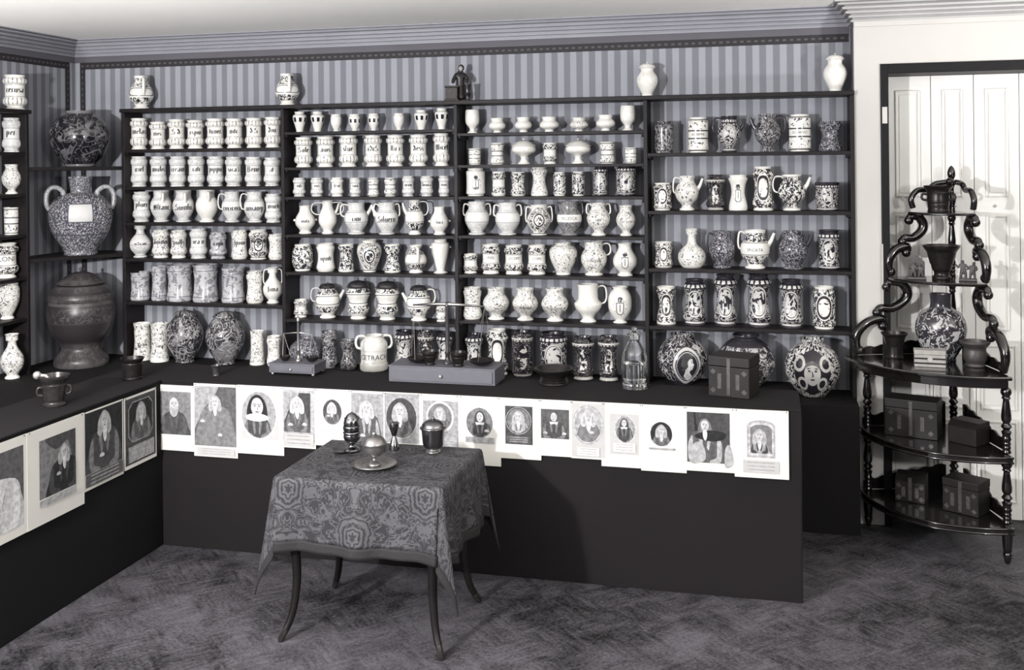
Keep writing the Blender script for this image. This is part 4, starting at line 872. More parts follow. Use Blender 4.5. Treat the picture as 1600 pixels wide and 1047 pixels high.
def portrait(label, w, h, loc, rz, img, shape='rect', bgm='print_dark', st={}, frame=None, caption=None, plate=None, name='portrait_print', extras=None):
    """w,h: sheet size; img: image box in fractions of the sheet (x0,x1,z0,z1 from its lower left)"""
    root = thing(name, label, 'print', loc, rz, 'portrait prints pinned along the benches')
    sh = obj('sheet', MB().box(-w/2, w/2, -.0011, 0, -h, 0), 'paper', root)
    S = Sheet(root)
    fx = lambda u: -w/2+u*w; fz = lambda v: -h+v*h
    x0, x1, z0, z1 = fx(img[0]), fx(img[1]), fz(img[2]), fz(img[3])
    if plate:
        p = plate; S.lay('plate_ground', [[(fx(p[0]), fz(p[2])), (fx(p[1]), fz(p[2])), (fx(p[1]), fz(p[3])), (fx(p[0]), fz(p[3]))]], p[4])
    if shape == 'rect': win = [(x0, z0), (x1, z0), (x1, z1), (x0, z1)]
    elif shape == 'oval': win = ellipse((x0+x1)/2, (z0+z1)/2, (x1-x0)/2, (z1-z0)/2, 36)
    elif shape == 'arch':
        a = ellipse((x0+x1)/2, z1-(x1-x0)*.22, (x1-x0)/2, (x1-x0)*.22, 14, 0, PI*14/13); win = [(x0, z0), (x1, z0)]+a
    else:  # octagon
        c = .16; win = [(x0+c*(x1-x0), z0), (x1-c*(x1-x0), z0), (x1, z0+c*(z1-z0)), (x1, z1-c*(z1-z0)), (x1-c*(x1-x0), z1), (x0+c*(x1-x0), z1), (x0, z1-c*(z1-z0)), (x0, z0+c*(z1-z0))]
    if frame:
        cxm, czm = (x0+x1)/2, (z0+z1)/2
        for k, (s_, m_) in enumerate(frame): S.lay('oval_border' if shape == 'oval' else 'border', [[(cxm+(a-cxm)*s_, czm+(b_-czm)*s_) for a, b_ in win]], m_)
    S.lay('background', [win], bgm)
    if extras:
        for nm, pts, m_ in extras:
            S.lay(nm, [clip(smoothpoly([(x0+u*(x1-x0), z0+v*(z1-z0)) for u, v in pts], 3), win)], m_)
    if st is not None: sitter(S, (x0, x1, z0, z1), win, st)
    if caption:
        c = caption; S.lay('caption_block', [[(fx(c[0]), fz(c[2])), (fx(c[1]), fz(c[2])), (fx(c[1]), fz(c[3])), (fx(c[0]), fz(c[3]))]], c[4])
        n = 3; lines = []
        for k in range(n):
            v = c[3]-(k+.7)*(c[3]-c[2])/(n+.4); t_ = (c[3]-c[2])*.07
            lines.append([(fx(c[0]+(c[1]-c[0])*.12), fz(v)), (fx(c[1]-(c[1]-c[0])*.12), fz(v)), (fx(c[1]-(c[1]-c[0])*.12), fz(v+t_)), (fx(c[0]+(c[1]-c[0])*.12), fz(v+t_))])
        S.lay('caption_lines', lines, 'print_soft' if c[4] in ('paper', 'paper_grey', 'print_light') else 'print_light')
    pins = MB()
    for u in (.04, .96): pins.ball((fx(u), -.0035, -.006), .0028, 6, 4)
    obj('pins', pins, 'pin_metal', root)
    return root
_fy = BY0-.0075
def backprint(x0, x1, y0, y1, lift, label, im, **k):
    a = atY(x0, y0, _fy); b_ = atY(x1, y0, _fy); c = atY((x0+x1)/2, y1, _fy); top = atY((x0+x1)/2, y0, _fy)
    w = b_.x-a.x; h = min(top.z, BZ-.006)-c.z
    # image box in pixels -> fractions
    ix0, ix1, iy0, iy1 = im
    f = ((ix0-x0)/(x1-x0), (ix1-x0)/(x1-x0), (y1-iy1)/(y1-y0), (y1-iy0)/(y1-y0))
    return portrait(label, w, h, ((a.x+b_.x)/2, _fy-lift*.0016, min(top.z, BZ-.006)), 0, f, **k)
W_ = 'wig'
CURT = [('curtain', [(-.05, 1.05), (.55, 1.05), (.45, .80), (.22, .62), (.05, .35), (-.05, .3)], 'print_soft')]
TABLE = [('side_table', [(-.05, -.05), (-.05, .14), (.34, .13), (.34, -.05)], 'print_black'), ('still_life', [(.03, .14), (.1, .24), (.22, .2), (.3, .14), (.2, .11)], 'print_light')]
backprint(246, 304, 602, 704, 0, 'print of a bearded bald man, nearest the bench corner', (248, 298, 612, 679), st=dict(f=(.48, .70, .15), hair='none', beard=1, coat='print_dark', fold='print_coat'), bgm='print_mid')
backprint(303, 371, 600, 714, 1, 'print of a standing man in a long coat with wig, dark ground', (304, 369, 604, 697), st=dict(f=(.5, .74, .085), coat='print_mid', hands=[(.2, .42), (.62, .2)]), bgm='print_coat', caption=(.08, .94, .02, .13, 'paper_grey'), extras=TABLE+CURT)
backprint(371, 443, 600, 710, 0, 'print of a man in a broad ruff within a large pale oval', (379, 430, 611, 683), shape='oval', frame=[(1.12, 'print_white'), (1.04, 'print_soft')], st=dict(f=(.45, .68, .20), hair='long', hairtone='print_black', ruff=1, coat='print_dark'), bgm='print_soft', plate=(.08, .90, .22, .93, 'paper_grey'))
backprint(441, 493, 600.5, 700, 1, 'print of a bewigged man in a buttoned coat above a scrolled caption', (444, 485, 609, 674), st=dict(f=(.5, .72, .15), hairtone='print_white', hands=[(.25, .2), (.78, .22)]), bgm='print_dark', plate=(.02, .97, .10, .96, 'print_light'), caption=(.05, .95, .03, .24, 'paper_grey'), extras=CURT)
backprint(492, 548, 602, 697, 0, 'print with a very small dark oval portrait on white paper', (505, 533, 620, 660), shape='oval', st=dict(f=(.48, .70, .15), hairtone='print_face', hands=[(.3, .35)]), bgm='print_dark', frame=[(1.06, 'print_mid')], caption=(.15, .85, .20, .30, 'paper'))
backprint(548, 601, 604, 700, 1, 'grey print of a wigged sitter beneath draped curtains, behind the table', (549, 599, 608, 698), st=dict(f=(.48, .72, .13), hairtone='print_face', coat='print_coat', fold='print_light', hands=[(.35, .22)]), bgm='print_soft', extras=CURT)
backprint(600, 656, 606, 694, 0, 'print of a wigged man in an ornate wide oval frame, behind the table', (604, 650, 616, 682), shape='oval', frame=[(1.10, 'print_light'), (1.03, 'print_coat')], plate=(.02, .98, .02, .98, 'print_soft'), st=dict(f=(.45, .68, .15), coat='print_coat'), bgm='print_dark')
backprint(656, 717, 609, 700, 1, 'print of a wigged man in a white oval, partly behind the covered goblet', (669, 706, 624, 670), shape='oval', frame=[(1.16, 'print_white')], plate=(.08, .98, .02, .88, 'print_soft'), st=dict(f=(.5, .66, .14)), bgm='print_mid', caption=(.35, .95, .04, .22, 'print_light'))
backprint(717, 782, 611, 727, 0, 'print of a dark-haired man in a cloak within an oval, longest sheet', (729, 769, 631, 680), shape='oval', frame=[(1.10, 'print_white'), (1.03, 'print_mid')], st=dict(f=(.52, .70, .14), hair='long', collar=1, coat='print_dark', hands=[(.78, .25)]), bgm='print_mid', caption=(.16, .84, .33, .41, 'print_soft'))
backprint(777, 845, 614, 717, 1, 'print with a small dark rectangular plate, round portrait and tablet', (792, 828, 631, 673), shape='oval', frame=[(1.12, 'print_soft'), (1.05, 'print_black')], plate=(.18, .81, .24, .87, 'print_dark'), st=dict(f=(.5, .66, .15), coat='print_light', fold='print_mid'), bgm='print_mid', caption=(.22, .77, .26, .38, 'print_coat'))
backprint(843, 894, 617, 713, 0, 'small square print of a seated man with white cuffs', (845, 889, 633, 683), st=dict(f=(.46, .74, .12), hair='long', hairtone='print_coat', collar=1, coat='print_dark', hands=[(.15, .2), (.82, .2)]), bgm='print_coat')
backprint(892, 946, 618, 717, 1, 'pale print of a wigged scholar in a large ornamented oval', (897, 940, 628, 688), shape='oval', frame=[(1.14, 'print_light'), (1.05, 'print_face')], plate=(.02, .98, .03, .97, 'paper_grey'), st=dict(f=(.52, .72, .15), hairtone='print_face', coat='print_mid', hands=[(.62, .3)]), bgm='print_light', caption=(.18, .82, .06, .20, 'paper'))
backprint(939, 1003, 621, 730, 0, 'pale print of a man turning, with scrolled cartouche below', (961, 992, 643, 687), shape='oval', plate=(.21, .92, .20, .83, 'paper_grey'), frame=[(1.1, 'print_face')], st=dict(f=(.45, .74, .14), hair='long', hairtone='print_dark', collar=1, coat='print_dark', fold='print_mid'), bgm='print_soft', caption=(.30, .84, .24, .38, 'paper'))
backprint(1001, 1072, 624.5, 737, 1, 'print with a small black oval portrait above a ledge line', (1016, 1050, 653, 694), shape='oval', frame=[(1.12, 'print_white')], st=dict(f=(.5, .66, .15), hairtone='print_light', coat='print_coat', fold='print_mid'), bgm='print_black', caption=(.18, .76, .33, .36, 'print_soft'))
backprint(1069, 1148, 627, 737, 0, 'dark print of a painter with palette and easel', (1073, 1140, 636, 722), st=dict(f=(.42, .74, .10), hair='long', hairtone='print_mid', coat='print_coat', fold='print_light'), bgm='print_dark', extras=[('easel', [(.16, 1.0), (.20, 1.0), (.27, .3), (.22, .3)], 'print_black')]).name
backprint(1147, 1232, 631, 747, 1, 'print of a long-haired man in a stone arch, last on the right', (1172, 1206, 656, 705), shape='arch', frame=[(1.30, 'print_light'), (1.16, 'print_face')], st=dict(f=(.42, .62, .18), hairtone='print_light', coat='print_soft', fold='print_dark'), bgm='print_mid', caption=(.16, .82, .08, .26, 'paper_grey'))
# palette held by the painter
pp = [o for o in bpy.data.objects if o.get('label') == 'dark print of a painter with palette and easel'][0]
S = Sheet(pp); S.k = 9
S.lay('palette', [smoothpoly([(-.07, -.135), (.0, -.105), (.07, -.115), (.06, -.145), (.0, -.155)])], 'print_black')
S.lay('shirt_sleeve', [smoothpoly([(-.09, -.20), (-.06, -.16), (-.03, -.17), (-.02, -.24), (-.08, -.26)])], 'print_light')
S.lay('shirt_sleeve', [smoothpoly([(.07, -.19), (.09, -.17), (.105, -.25), (.07, -.27)])], 'print_light')
_fx = BX0+.0075
def leftprint(p0, p1, zt, zb_, lift, label, img, **k):
    """p0,p1: photo points of the upper edge on the left bench front"""
    a = atX(*p0, _fx); b_ = atX(*p1, _fx); w = abs(b_.y-a.y)
    zt = min((a.z+b_.z)/2, BZ-.006); h = zt-zb_
    return portrait(label, w, h, (_fx+lift*.0016, (a.y+b_.y)/2, zt), PI/2, img, **k)
zb1 = atX(45, 830, _fx).z; zb2 = atX(91, 807, _fx).z; zb3 = atX(162, 755, _fx).z; zb4 = atX(218, 725, _fx).z
leftprint((193, 623), (243, 605), 0, zb4, 1, 'left bench print of a man in an eight-sided dark frame with trophy below', (.14, .86, .36, .90), shape='oct', plate=(.03, .97, .05, .97, 'print_dark'), frame=[(1.05, 'print_soft')], st=dict(f=(.5, .75, .12), coat='print_coat', fold='print_mid'), bgm='print_black', caption=(.10, .90, .08, .30, 'print_soft'))
leftprint((130, 645), (192, 624), 0, zb3, 0, 'tall very dark left bench print of a man in a full curled wig', (.03, .97, .20, .98), st=dict(f=(.5, .78, .10), coat='print_dark', fold='print_mid', hands=[(.42, .24)]), bgm='print_black', caption=(.03, .97, .04, .20, 'print_coat'))
leftprint((41, 677), (130, 645), 0, zb2, 1, 'left bench print of a standing man at a lectern under a curtain, wide margins', (.20, .84, .26, .87), st=dict(f=(.66, .66, .09), coat='print_black', fold='print_dark', hands=[(.5, .33)]), bgm='print_mid', extras=[('curtain', [(.15, 1.05), (1.05, 1.05), (1.05, .5), (.92, .45), (.78, .85), (.45, .75)], 'print_dark'), ('lectern', [(.3, .05), (.3, .42), (.55, .45), (.6, .08)], 'print_coat')], caption=(.20, .84, .18, .25, 'print_light'))
a_ = atX(41, 677, _fx).y
root = portrait('largest left bench print of a pale robed figure, cut by the photo edge', .40, atX(20, 685, _fx).z-zb1, (_fx, a_-.20, min(atX(20, 685, _fx).z, BZ-.006)), PI/2, (.05, .95, .10, .90), st=dict(f=(.34, .82, .10), lean=.2, coat='print_face', fold='print_white', hairtone='print_face'), bgm='print_coat')

# ------------------------------------------------------------------ draped side table
TX0, TX1, TY0, TY1, TZ = -2.0, -1.28, 3.895, 4.46, .695
t = thing('side_table', 'small side table with slender curved dark legs under a damask cloth', 'table', ((TX0+TX1)/2, (TY0+TY1)/2, 0))
O = Vector(t.location)
rel(obj('tabletop', MB().box(TX0+.012, TX1-.012, TY0+.012, TY1-.012, TZ-.025, TZ-.002), 'ebonised', t, bev=.004))
rel(obj('apron', MB().box(TX0+.05, TX1-.05, TY0+.05, TY1-.05, TZ-.10, TZ-.025), 'ebonised', t))
for sx, x in ((-1, TX0), (1, TX1)):
    for sy, y in ((-1, TY0), (1, TY1)):
        tx, ty = x-sx*.045, y-sy*.045
        dx, dy = sx*.7, sy*.7
        path = catmull([(tx, ty, TZ-.03), (tx, ty, .55), (tx-dx*.012, ty-dy*.012, .38), (tx-dx*.018, ty-dy*.018, .24), (tx+dx*.006, ty+dy*.006, .10), (tx+dx*.055, ty+dy*.055, .012)], 4)
        rr = [.027-.013*i/(len(path)-1) for i in range(len(path))]
        lg = rel(obj('leg', MB().tube(path, rr, 8), 'leg_wood', t, smooth=True, sharp=None))
        e0, e1 = Vector(path[-3]), Vector(path[-1]); e2 = e1+Vector((0, 0, -.0115))
        obj('foot_cap', MB().tube([e0, e1, e2], [.0155, .0155, .011], 8), 'bronze', lg, smooth=True, sharp=40)
def cloth_point(s, q):
    """cloth plane (s,q) relative to table centre -> world; beyond the table edge it hangs"""
    hx, hy = (TX1-TX0)/2, (TY1-TY0)/2; cx, cy = (TX0+TX1)/2, (TY0+TY1)/2
    cs, cq = max(-hx, min(hx, s)), max(-hy, min(hy, q))
    ex, ey = s-cs, q-cq; d = math.hypot(ex, ey)
    if d < 1e-6: return (cx+s, cy+q, TZ+.002+.0012*math.sin(s*17)*math.sin(q*13))
    ux, uy = ex/d, ey/d
    corner = abs(ex) > 1e-6 and abs(ey) > 1e-6
    along = (cs*7.0+cq*8.0)
    if corner:
        k = min(abs(ux), abs(uy))*1.414     # 1 on the diagonal
        flare = .10+.08*k**1.5
        side = .055*math.sin(math.atan2(abs(uy), abs(ux))*6.0)*d
        out = flare*d; r0 = .012
        x = cx+cs+ux*(r0*min(1, d/.02)+out)-uy*side*math.copysign(1, ex*ey); y = cy+cq+uy*(r0*min(1, d/.02)+out)+ux*side*math.copysign(1, ex*ey)
        z = TZ+.002-max(0, d-.012)*.985*(1+.15*k)
    else:
        f = min(1, d/.25)
        w = (math.sin(along*2.3+.6)*.016+math.sin(along*5.1)*.008)*f
        out = .012*min(1, d/.02)+.10*d+w
        x = cx+cs+ux*out; y = cy+cq+uy*out
        z = TZ+.002-max(0, d-.012)*.985
    return (x, y, max(z, .06))
def cloth_part(s0, s1, q0, q1, step):
    mb = MB(); ns = max(1, round((s1-s0)/step)); nq = max(1, round((q1-q0)/step)); g = []
    for j in range(nq+1):
        for i in range(ns+1): g.append((s0+(s1-s0)*i/ns, q0+(q1-q0)*j/nq))
    for j in range(nq):
        for i in range(ns):
            mb.f.append((j*(ns+1)+i, j*(ns+1)+i+1, (j+1)*(ns+1)+i+1, (j+1)*(ns+1)+i))
            mb.uv[len(mb.f)-1] = [g[k] for k in mb.f[-1]]
    mb.v = [tuple(Vector(cloth_point(*p))-O) for p in g]
    return mb
OVF, OVB, OVL, OVR, FRW = .312, .30, .315, .32, .042
hx, hy = (TX1-TX0)/2, (TY1-TY0)/2
A0, A1, B0, B1 = -hx-OVL, hx+OVR, -hy-OVF, hy+OVB
ct = thing('tablecloth', 'patterned grey damask cloth with dark fringe draped over the side table', 'tablecloth', tuple(O))
cl = obj('damask_cloth', cloth_part(A0+FRW, A1-FRW, B0+FRW, B1-FRW, .012), 'damask', ct, smooth=True, sharp=None)
for nm, a in (('fringe', (A0, A1, B0, B0+FRW)), ('fringe', (A0, A1, B1-FRW, B1)), ('fringe', (A0, A0+FRW, B0+FRW, B1-FRW)), ('fringe', (A1-FRW, A1, B0+FRW, B1-FRW))):
    f_ = obj(nm, cloth_part(*a, .012), 'fringe', ct, smooth=True, sharp=None)
    md = f_.modifiers.new('thick', 'SOLIDIFY'); md.thickness = .004; md.offset = 0
md = cl.modifiers.new('thick', 'SOLIDIFY'); md.thickness = .003; md.offset = 0
TT = TZ+.0055

# ------------------------------------------------------------------ metal ware
def turned(name, prof, mat, loc, parent=None, seg=28, n=3, rz=0):
    return obj(name, MB().lathe([(0, prof[0][1])]+catmull(prof, n)+[(0, prof[-1][1])], seg), mat, parent, smooth=True, sharp=45, loc=loc, rz=rz)
def ware(name, label, cat, cx, base_px, top_px, wpx, prof, mat, z, Y=None, P=None, handles=None, hollow=True, group=None, seg=28):
    if P is None: p = atZ(cx, base_px, z) if Y is None else atY(cx, base_px, Y); P = (p.x, p.y)
    Zc = depth(*P); h = H+ray(cx, top_px)[2]*Zc-z; R = wpx*.5*Zc/F
    root = thing(name, label, cat, (P[0], P[1], z+.0008), math.atan2(-P[0], P[1]), group)
    pts = [(r*R, v*h) for r, v in prof]
    full = [(0, 0)]+catmull(pts, 3)
    if hollow: full += [(pts[-1][0]*.90, h), (pts[-1][0]*.80, h*.80), (pts[-1][0]*.62, h*.45), (0, h*.42)]
    else: full += [(0, h)]
    obj('body', MB().lathe(full, seg, uv=(R, h)), mat, root, smooth=True, sharp=45)
    if handles:
        for s in (-1, 1):
            r0 = R*handles[0]
            obj('handle', MB().tube([(s*a*r0, 0, b_*h) for a, b_ in catmull([(.9, handles[1]), (1.25, handles[1]+.02), (1.38, (handles[1]+handles[2])/2), (1.25, handles[2]), (.9, handles[2]-.02)], 4)], .09*R, 8), mat, root, smooth=True, sharp=None)
    return root, R, h
MORT = [(.70, 0), (.72, .06), (.60, .10), (.58, .16), (.60, .20), (.64, .24), (.70, .55), (.76, .70), (.74, .74), (.84, .80), (.98, .93), (1, 1)]
MORT2 = [(.80, 0), (.82, .07), (.74, .11), (.76, .16), (.80, .50), (.84, .74), (.80, .78), (.86, .84), (.98, .95), (1, 1)]
r_, R_, h_ = ware('bronze_mortar', 'bronze mortar with side handles on the left bench', 'mortar', 85, 634, 586, 47, MORT, 'bronze', BZ, handles=(.75, .35, .62))
x_, y_ = r_.location.x, r_.location.y
tag(obj('pestle', MB().tube([(x_+.006, y_, BZ+h_*.46), (x_-.03, y_-.02, BZ+h_*1.0), (x_-.054, y_-.035, BZ+h_*1.02)], [.010, .009, .009], 8).ball((x_-.062, y_-.040, BZ+h_*1.03), .019, 12, 8), 'brass_pale', None, smooth=True, sharp=None), 'round-ended pestle leaning out of the mortar on the left bench', 'pestle')
ware('bronze_mortar', 'dark bronze mortar on the bench at the corner, before the leftmost bay', 'mortar', 207, 592, 559, 36, MORT2, 'bronze_dark', BZ)
ware('beaker', 'tiny pewter beaker before the two lidded vases', 'cup', 337.6, 587, 571, 15, [(.72, 0), (.74, .05), (.70, .12), (.72, .5), (.80, .8), (1, .97), (1, 1)], 'lid_metal', BZ)
ware('footed_dish', 'wide dark bronze dish on a ringed foot, right of the balance', 'dish', 865.5, 600, 575, 63, [(.66, 0), (.70, .06), (.66, .14), (.72, .20), (.62, .30), (.66, .36), (.55, .46), (.60, .54), (.85, .72), (.98, .90), (1, 1)], 'bronze_dark', BZ)

# glass bottle with stopper and liquid
gp = atZ(991.7, 606, BZ); Zc = depth(gp.x, gp.y); gh = H+ray(991.7, 511)[2]*Zc-BZ; gR = 20.3*Zc/F
gt = thing('glass_bottle', 'clear glass bottle with stopper and clear liquid, on the bench', 'bottle', (gp.x, gp.y, BZ+.0008), math.atan2(-gp.x, gp.y))
outer = [(.0, 0), (.90, 0), (.98, .02), (.97, .06), (.93, .10), (.97, .14), (.98, .35), (.96, .50), (.86, .60), (.60, .70), (.46, .76), (.44, .82), (.56, .86), (.56, .89), (.46, .90)]
po = catmull([(a*gR, b_*gh) for a, b_ in outer], 3)
pi_ = [(max(0, a-.0035), max(b_, .006)) for a, b_ in po][::-1]
obj('glass_body', MB().lathe(po+pi_, 32), 'glass', gt, smooth=True, sharp=60)
obj('liquid', MB().lathe([(0, .008)]+[(max(0, a-.0042), max(b_, .008)) for a, b_ in po if b_ < gh*.42]+[(0, gh*.42)], 32), 'glass', gt, smooth=True, sharp=60)
obj('stopper', MB().lathe(catmull([(0, .80*gh), (.30*gR, .80*gh), (.36*gR, .90*gh), (.48*gR, .905*gh), (.44*gR, .925*gh), (.16*gR, .94*gh), (.20*gR, .965*gh), (.22*gR, .985*gh), (0, 1.0*gh)], 2), 20), 'glass', gt, smooth=True, sharp=60)

# ------------------------------------------------------------------ balances
def pan(root, x, y, z, r, mat='bronze_dark'):
    return obj('scale_pan', MB().lathe(catmull([(0, 0), (r*.5, .003), (r*.85, .014), (r, .026), (r*.97, .027), (r*.80, .018), (r*.4, .007), (0, .005)], 2), 24), mat, root, smooth=True, sharp=60, loc=(x, y, z))
def balance(name, label, x0, x1, y0, y1, zbox, zt, col, beam, mats, drawer_z, pans, pointer, big):
    cx, cy = (x0+x1)/2, (y0+y1)/2
    root = thing(name, label, 'balance', (cx, cy, BZ+.0006))
    lift = .012 if not big else .0
    obj('box', MB().box(x0-cx, x1-cx, y0-cy, y1-cy, lift, zbox), mats[0], root, bev=.003)
    obj('box_lid', MB().box(x0-cx-.004, x1-cx+.004, y0-cy-.004, y1-cy+.004, zbox, zbox+.006), mats[0], root, bev=.002)
    if not big:
        for a in (x0-cx+.015, x1-cx-.015):
            for b_ in (y0-cy+.015, y1-cy-.015): obj('foot', MB().lathe([(0, 0), (.006, .001), (.009, .006), (.006, lift), (0, lift)], 10), 'brass_pale', root, smooth=True, sharp=None, loc=(a, b_, 0))
    dr = obj('drawer', MB().box(x0-cx+drawer_z, x1-cx-drawer_z, y0-cy-.006, y0-cy+.001, lift+.010, zbox-.008), mats[0], root, bev=.002)
    obj('knob', MB().ball((0, y0-cy-.014, (lift+zbox)/2), .0095 if big else .006, 12, 8).tube([(0, y0-cy-.012, (lift+zbox)/2), (0, y0-cy-.003, (lift+zbox)/2)], .004, 8), 'brass_pale', dr, smooth=True, sharp=None)
    zt -= BZ; px = col-cx
    cr = .010 if big else .0075
    obj('column', MB().lathe(catmull([(0, 0), (cr*2.6, 0), (cr*2.5, .01), (cr*1.3, .02), (cr*1.25, .05), (cr*1.6, .06), (cr*1.1, .07), (cr, zt-zbox-.03), (cr*1.5, zt-zbox-.02), (cr*.9, zt-zbox), (0, zt-zbox+.002)], 2), 14), mats[1], root, smooth=True, sharp=50, loc=(px, 0, zbox+.006))
    bl, br, bz = beam; bz -= BZ
    bt = .011 if big else .0035
    obj('beam', MB().tube([(bl-cx, 0, bz-.004), (px-.05*(1 if big else .3), 0, bz+.003), (px, 0, bz+.004), (px+.05*(1 if big else .3), 0, bz+.003), (br-cx, 0, bz-.004)], [bt*.35, bt*.85, bt, bt*.85, bt*.35], 10), mats[2], root, smooth=True, sharp=None)
    obj('pointer', MB().tube([(px, 0, bz), (px, 0, pointer-BZ)], [.003, .0012], 6).box(px-.012, px+.012, -.001, .001, pointer-BZ-.001, pointer-BZ+.001), mats[1], root)
    for (ppx, ppr, end) in pans:
        zz = zbox+.0075
        p = pan(root, ppx-cx, -.01, zz, ppr)
        cords = MB()
        for k in range(3):
            a = 2*PI*k/3+.5
            cords.tube([(end-cx, 0, bz-.004), (ppx-cx+math.cos(a)*ppr*.95, -.01+math.sin(a)*ppr*.95, zz+.026)], .0008, 4)
        obj('cords', cords, 'brass_pale', root)
    return root
bl_, br_ = atY(645, 478, 5.05), atY(757, 476, 5.05)
cc = atY(699, 560, 5.05)
balance('apothecary_balance', 'large apothecary balance on a grey box with one drawer', -1.905, -1.335, 4.955, 5.155, .079, atY(699, 474, 5.05).z, cc.x, (bl_.x, br_.x, (bl_.z+br_.z)/2),
        ('box_wood', 'lid_metal', 'pewter'), .012, [(atY(655, 560, 5.05).x, .062, bl_.x), (atY(753, 560, 5.05).x, .066, br_.x)], atY(697, 437, 5.05).z, True)
zb_ = BZ+.0855
ware('weight_nest', 'dark bronze cup weight left of the balance column', 'weight', 672, 568, 548, 26, [(.62, 0), (.64, .1), (.55, .16), (.60, .22), (.82, .5), (.9, .62), (.86, .66), (1, .8), (1, 1)], 'bronze_dark', zb_, P=(atY(672, 565, 5.01).x, 5.01))
ware('weight_nest', 'dark bronze cup weight right of the balance column, with lid posts', 'weight', 716, 570, 550, 24, [(.70, 0), (.72, .1), (.66, .16), (.70, .22), (.84, .5), (.9, .62), (.86, .66), (1, .8), (1, 1)], 'bronze_dark', zb_, P=(atY(716, 568, 5.00).x, 5.00))
b0 = atY(443, 521, 5.06); b1 = atY(487, 521, 5.06); bb = atY(466, 521, 5.06)
balance('apothecary_balance', 'small brass balance on a footed dark case, left of the white lettered pot', atY(421, 588, 4.99).x, atY(492, 588, 4.99).x, 4.985, 5.135, .058, atY(466, 497, 5.06).z, bb.x, (b0.x, b1.x, bb.z),
        ('box_wood', 'pewter', 'brass_pale'), .010, [(atY(447, 563, 5.06).x, .030, b0.x), (atY(489, 563, 5.06).x, .036, b1.x)], atY(466, 470, 5.06).z, False)

# ------------------------------------------------------------------ metal ware on the cloth
def tw(px, py): p = atZ(px, py, TT); return p.x, p.y
x_, y_ = tw(585, 729); Zc = depth(x_, y_)
tag(turned('plate', [(.001, 0), (.055, 0), (.060, .004), (.094, .012), (.096, .014), (.092, .0155), (.058, .007), (.052, .005), (.001, .005)], 'pewter', (x_, y_, TT+.001)), 'flat pewter plate under the footed cup on the damask cloth', 'plate')
cupz = TT+.0068; ch = H+ray(582, 664)[2]*Zc-cupz
cr = 19*Zc/F
t = thing('footed_cup', 'pewter footed cup with domed lid standing on the plate', 'cup', (x_, y_, cupz))
turned('foot', [(.028, 0), (.030, .004), (.022, .012), (.008, .022), (.007, .034), (.010, .038)], 'pewter', (0, 0, 0), t)
turned('bowl', [(.010, .037), (.020, .040), (cr*.75, .050), (cr*.97, .068), (cr, .088), (cr*1.06, .090), (cr*1.06, .094)], 'pewter', (0, 0, 0), t)
ld = turned('lid', [(cr*1.0, .094), (cr*.92, .104), (cr*.75, .116), (cr*.5, .124), (.004, .127)], 'pewter', (0, 0, 0), t)
obj('knob', MB().ball((0, 0, .134), .011, 12, 8), 'pewter', ld, smooth=True, sharp=None)
x_, y_ = tw(550, 705); Zc = depth(x_, y_); s = 13.5*Zc/F; hh = H+ray(550, 644)[2]*Zc-TT
t = thing('censer', 'dark silver egg-shaped caster with ringed waist at the back left of the cloth', 'caster', (x_, y_, TT+.001))
turned('foot', [(s*.9, 0), (s*.95, hh*.05), (s*.4, hh*.12), (s*.35, hh*.2)], 'silver', (0, 0, 0), t)
turned('body', [(s*.35, hh*.2), (s*.8, hh*.27), (s*.98, hh*.38), (s*.92, hh*.45), (s*1.02, hh*.47), (s*.98, hh*.5), (s*.80, hh*.53)], 'silver', (0, 0, 0), t)
l2 = turned('lid', [(s*.8, hh*.53), (s*1.0, hh*.56), (s*1.0, hh*.64), (s*.92, hh*.66), (s*.95, hh*.70), (s*.85, hh*.82), (s*.5, hh*.94), (s*.12, hh*.985), (s*.08, hh)], 'silver', (0, 0, 0), t)
pier = MB()
for k in range(10):
    a = 2*PI*k/10; pier.ball((math.sin(a)*s*.80, -math.cos(a)*s*.80, hh*.84), s*.10, 6, 4)
obj('piercings', pier, 'ink_black', l2, smooth=True, sharp=None)
sx_, sy_ = tw(541, 707)
tag(turned('saucer', [(.001, 0), (.026, 0), (.045, .012), (.047, .013), (.026, .004), (.001, .004)], 'lid_metal', (sx_-.02, sy_-.005, TT+.001)), 'small dark saucer left of the egg-shaped caster', 'saucer')
x_, y_ = tw(616, 702); Zc = depth(x_, y_); hh = H+ray(616, 661)[2]*Zc-TT; s = 8*Zc/F
t = thing('hourglass', 'little glass and metal double cup between the lidded vessels', 'glass', (x_, y_, TT+.001))
turned('lower_bell', [(s, 0), (s*.98, .006), (s*.85, hh*.2), (s*.45, hh*.45), (s*.35, hh*.5)], 'silver', (0, 0, 0), t, 20)
turned('upper_bell', [(s*.35, hh*.5), (s*.5, hh*.56), (s*.9, hh*.8), (s*1.02, hh*.97), (s*1.02, hh)], 'silver', (0, 0, 0), t, 20)
x_, y_ = tw(677, 707); Zc = depth(x_, y_); s = 19.5*Zc/F; hh = H+ray(677, 652)[2]*Zc-TT
t = thing('covered_beaker', 'silver covered beaker with domed lid at the back right of the cloth', 'beaker', (x_, y_, TT+.001))
turned('foot', [(s*.55, 0), (s*.58, hh*.03), (s*.42, hh*.08), (s*.46, hh*.12)], 'pewter', (0, 0, 0), t)
turned('body', [(s*.46, hh*.12), (s*.72, hh*.16), (s*.84, hh*.28), (s*.92, hh*.55), (s*.95, hh*.66)], 'silver', (0, 0, 0), t)
l2 = turned('lid', [(s*.95, hh*.66), (s*1.06, hh*.68), (s*1.06, hh*.72), (s*.95, hh*.74), (s*.86, hh*.82), (s*.55, hh*.90), (s*.2, hh*.93)], 'silver', (0, 0, 0), t)
obj('knob', MB().ball((0, 0, hh*.96), s*.17, 10, 7), 'silver', l2, smooth=True, sharp=None)

